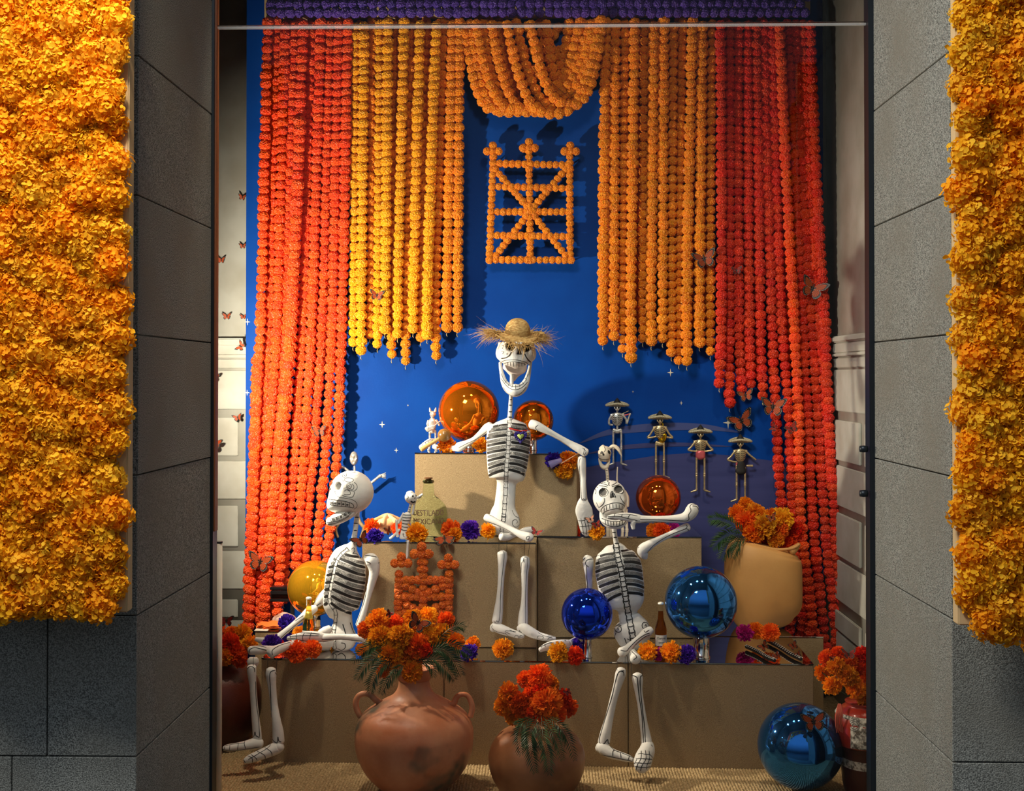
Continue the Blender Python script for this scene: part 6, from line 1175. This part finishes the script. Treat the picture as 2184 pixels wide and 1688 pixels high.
PINK = mat('pink_enamel', srgb(206, 96, 100), 0.3, 0.3); SAX = mat('yellow_brass', srgb(226, 184, 40), 0.2, 1.0)
musician(1316.5, 861, 'silver skeleton musician playing a pink violin, leftmost and highest of the four on the backdrop', [((-12, 25, 2.5), (-17, 34, 2.2), (-17, 44, 2.4), (-10, 46, 2)), ((12, 25, 2.5), (19, 34, 2.2), (20, 44, 2.2), (26, 26, 2), (28, 22, 2))], SILVER, [('violin', ((-2, 30, 7), (4, 29, 5), (8, 28, 6.5)), PINK, 0.4), ('violin_neck', ((10, 27, 2), (28, 22, 1.3)), PINK, 0.6), ('bow', ((-14, 34, 0.8), (24, 16, 0.8)), BRASSY, 1)])
musician(1407.5, 888, 'gold skeleton musician playing a saxophone, second from the left on the backdrop', [((-12, 25, 2.5), (-20, 38, 2.2), (-26, 46, 2.2), (-14, 45, 2), (-4, 42, 2)), ((12, 25, 2.5), (20, 38, 2.2), (27, 46, 2.2), (16, 45, 2), (6, 42, 2))], BRASSY, [('saxophone', ((4, 14, 1.5), (6, 18, 2.2), (3, 34, 3), (0, 48, 4), (4, 54, 4.5), (9, 48, 5), (9, 40, 6)), SAX, 0.9)])
musician(1494, 918, 'gold skeleton musician with a small drum, third from the left on the backdrop', [((-12, 25, 2.5), (-20, 36, 2.2), (-26, 42, 2.2), (-14, 45, 2), (-5, 45, 2)), ((12, 25, 2.5), (20, 36, 2.2), (26, 42, 2.2), (14, 45, 2), (5, 45, 2))], BRASSY, [('drum', ((0, 48, 10.5), (0, 57, 10.5)), PINK, 0.6), ('drum_skin', ((0, 47, 9.5), (0, 48, 9.5)), HATT, 0.6)])
musician(1579, 938, 'gold skeleton musician in a dark skirt, rightmost of the four on the backdrop', [((-12, 25, 2.5), (-20, 36, 2.2), (-27, 43, 2.2), (-16, 47, 2), (-8, 48, 2)), ((12, 25, 2.5), (20, 33, 2.2), (33, 43, 2))], BRASSY, [('skirt', ((1, 50, 8), (1, 56, 10), (1, 68, 12)), HATB, 0.5), ('pink_sash', ((-7, 50, 3), (-7, 60, 3.2), (-7, 70, 3)), PINK, 0.5), ('guitar_neck', ((14, 56, 2), (26, 56, 2.5)), BRASSY, 0.6)], leg_x=(-8, 10))
# jointed metal skeleton seen behind the profile skull
D = 6.86; root = thing('metal_skeleton', 'small silver skeleton on the backdrop peeking out above the profile skull', 'figurine', W(757, 1040, D))
V, Fc = ball(W(755, 978, D - 0.03), 11 * S(D), 4, (0.82, 0.9, 1.35)); c = W(755, 978, D - 0.03); u = S(D)
V = [v + (Vector((0, 0.010, 0)) if any(((v - c) / u - Vector((e * 3.6 - 1, -9, 1))).length < 3.4 for e in (-1, 1)) or ((v - c) / u - Vector((-1, -9, -8))).length < 2.6 else Vector()) for v in V]; mk('skull', V, Fc, SILVER, root)
for nm, pts, mm in (('arm', P3(D, (744, 1006, 3), (735, 999, 2.6), (728, 996, 3)), SILVER), ('hand', P3(D, (728, 997, 3.4), (722, 999, 2)), PINK), ('arm', P3(D, (780, 1040, 3), (796, 1027, 3), (807, 1018, 3)), SILVER), ('spine', P3(D, (756, 995, 2.4), (757, 1040, 3), (757, 1090, 3)), SILVER), ('leg', P3(D, (760, 1095, 4), (768, 1115, 4), (776, 1127, 4), (770, 1146, 3)), BRASSY), ('leg', P3(D, (722, 1118, 3.4), (716, 1130, 3.4), (721, 1146, 2.6)), BRASSY)): mk(nm, *pxtube(pts, 10, 4), mm, root)
hnd = mk('hand', *pxtube(P3(D, (807, 1018, 3.2), (812, 1015, 4.2)), 10, 3), SILVER, root)
for k in range(5): mk('finger', *pxtube(P3(D, (812, 1015 + (k - 2), 1.3), (818 + (k % 2) * 2, 1011 + k * 2.2, 1.0), (823, 1009 + k * 3, 0.7)), 6, 3), SILVER, hnd)

# ================================================================ SMALL PAINTED FIGURES
# long-eared painted animal skeleton behind the right skull
D = 6.42; root = thing('painted_dog_skeleton', 'small painted animal skeleton with long ears standing behind the right skull', 'figurine', W(1316, 1142, D)); BNW = mat('aged_white_paint', srgb(214, 200, 178), 0.6)
T = lambda nm, pts, m=BNW, n=12, **k: mk(nm, *pxtube(P3(D, *pts), n, 4, **k), m, root)
hd_ = T('head', ((1291, 956, 9), (1290, 964, 14), (1289, 974, 13), (1288, 980, 11)), n=20, flat=1.1, cap=0.5)
paint(hd_, [(4, [(1284, 964), (1286, 968), (1288, 972)]), (7, [(1281, 965), (1284, 967)]), (6, [(1296, 963), (1300, 965), (1298, 968)]), (1.3, [(1289, 953), (1291, 960), (1288, 965)]), (1.2, [(1278, 978), (1286, 980), (1299, 980)]), (1.1, [(1300, 972), (1303, 976)])], 1.5)
T('jaw', ((1279, 979, 3), (1281, 990, 3.5), (1287, 997, 5), (1294, 996, 4.5), (1298, 986, 3.2), (1299, 979, 2.5)))
T('ear', ((1281, 958, 4), (1286, 952, 3), (1289, 953, 1.5))); T('ear', ((1299, 957, 3), (1308, 952, 4), (1317, 957, 4), (1323, 968, 2.2), (1326, 974, 1)))
nk_ = T('neck', ((1292, 995, 4), (1295, 1010, 3.4), (1296, 1028, 3.6)), flat=1.0); neckbands(nk_, (1003, 1009, 1015, 1020), 1292, 1300, 1.4)
T('body', ((1297, 1030, 7), (1306, 1045, 13), (1318, 1060, 15), (1326, 1080, 12), (1328, 1095, 8)), n=20, flat=0.9)
for x, y0 in ((1296, 1050), (1303, 1055), (1328, 1090), (1337, 1088)): T('leg', ((x if x < 1310 else x - 3, y0, 5), (x, y0 + 40, 3), (x, 1128, 3.6), (x, 1138, 3.2), (x - 3, 1140, 3.2)))
for x in (1334, 1337): T('haunch', ((x - 6, 1050, 5), (x, 1062, 5), (x + 1, 1080, 4)))
tl = T('tail', ((1325, 1060, 2), (1318, 1040, 1.8), (1316, 1020, 1.6), (1317, 997, 1.2))); paint(tl, [[(1312, y), (1322, y)] for y in range(1000, 1030, 4)], 1.2)
# little skeleton hugging the demijohn
D = 5.985; root = thing('small_skeleton_doll', 'little striped skeleton doll with one arm round the demijohn', 'figurine', Wz(862, 1150, 0.997)); T = lambda nm, pts, m=WHITE, n=14, **k: mk(nm, *pxtube(P3(D, *pts), n, 4, **k), m, root)
hd_ = T('skull', ((874, 1052, 8), (875, 1057, 12), (877, 1064, 12.5), (881, 1071, 8)), n=22, flat=0.95)
paint(hd_, [(4, [(879, 1058), (882, 1060)]), (3.5, [(886, 1057), (888, 1058)]), (2.5, [(884, 1062), (885, 1064)]), (3.6, [(876, 1069), (881, 1072), (886, 1070)]), (1.1, [(868, 1056), (871, 1061), (868, 1065)])], 1.5)
nk_ = T('neck', ((876, 1076, 3), (874, 1085, 3), (872, 1093, 3.4)), flat=1.0); neckbands(nk_, (1077, 1081.5, 1087, 1091), 872, 877, 1.5)
tb_ = T('torso', ((870, 1094, 5), (869, 1099, 9), (867, 1108, 9.5), (865, 1120, 8.5), (864, 1130, 8), (863, 1136, 8.5), (862, 1146, 10), (862, 1149, 9)), n=24, flat=0.8, cap=0.2)
paint(tb_, [[(856, y - 1), (864, y + 1), (877, y + 1)] for y in (1098, 1104, 1110, 1117, 1124, 1131)], 1.6); paint(tb_, [[(858, 1140), (861, 1139), (860, 1143), (863, 1146)]], 1.0)
T('arm', ((880, 1097, 2.5), (886, 1066, 2.6), (893, 1060, 2.4), (901, 1055, 2.2))); T('upper_arm', ((861, 1096, 3), (856, 1104, 2.6), (850, 1116, 3))); T('forearm', ((846, 1110, 3.2), (846, 1125, 2.8), (848, 1145, 3.2))); T('arm', ((852, 1130, 2.4), (843, 1140, 2.6), (832, 1149, 2.8)))
bone('hanging_leg', [(870, 1155, 5.885, 2.8), (869, 1172, 5.885, 2.6), (868, 1188, 5.885, 3.4), (864, 1193, 5.88, 2.4)], root); T('thigh', ((862, 1146, 3), (868, 1151, 3)))
# cat-eared silver guitarist on the tallest plinth
D = 6.40; root = thing('guitarist_figurine', 'little silver cat-eared guitarist left of the largest orange globe', 'figurine', W(924, 962, D)); T = lambda nm, pts, m=SILVER, n=12, **k: mk(nm, *pxtube(P3(D, *pts), n, 4, **k), m, root)
T('head', ((923, 880, 5), (923, 884, 7), (922.5, 889, 4.5), (922, 893, 2.5)), flat=0.9); T('ear', ((918, 878, 3), (917, 873, 2), (916.5, 870, 1))); T('ear', ((928, 878, 3), (929, 873, 2), (929.5, 870, 1)))
T('torso', ((922, 895, 6), (922, 900, 9), (922, 912, 7.5), (922, 922, 5.5)), n=18, flat=0.6); T('arm', ((914, 898, 3), (912, 906, 2.6), (916, 914, 2.4))); T('arm', ((930, 897, 3), (936, 905, 2.6), (937, 908, 2.2)))
D = 6.37; gt = T('guitar', ((909, 914, 4), (913, 915, 7), (919, 913, 4.5), (923, 911, 5.5), (926, 909, 3)), n=18, flat=0.3); T('guitar_neck', ((926, 909, 1.5), (938, 899, 1.2)))
D = 6.40; T('leg', ((917, 922, 2.8), (916.5, 940, 2), (916, 956, 2.4), (913, 960, 2.2))); T('leg', ((928, 920, 2.8), (929, 930, 2), (928, 956, 2.4), (932, 960, 2.2)))

# white cardboard tube standing just inside the left window frame
tb0 = W(467, 1340, 5.1); rt = thing('rolled_tube', 'thin white tube standing upright just inside the left window frame', 'tube', (tb0.x, 5.1, 0.0))
mk('tube', *lathe([(0.013, 0.0), (0.013, W(0, 1156, 5.1).z), (0.010, W(0, 1156, 5.1).z), (0.010, 0.6)], (tb0.x, 5.1, 0), 24), LABELM, rt)
mk('end_ring', *lathe([(0.0135, W(0, 1158, 5.1).z), (0.0142, W(0, 1157, 5.1).z), (0.0142, W(0, 1154, 5.1).z), (0.011, W(0, 1154, 5.1).z)], (tb0.x, 5.1, 0), 24), DARKM, rt)
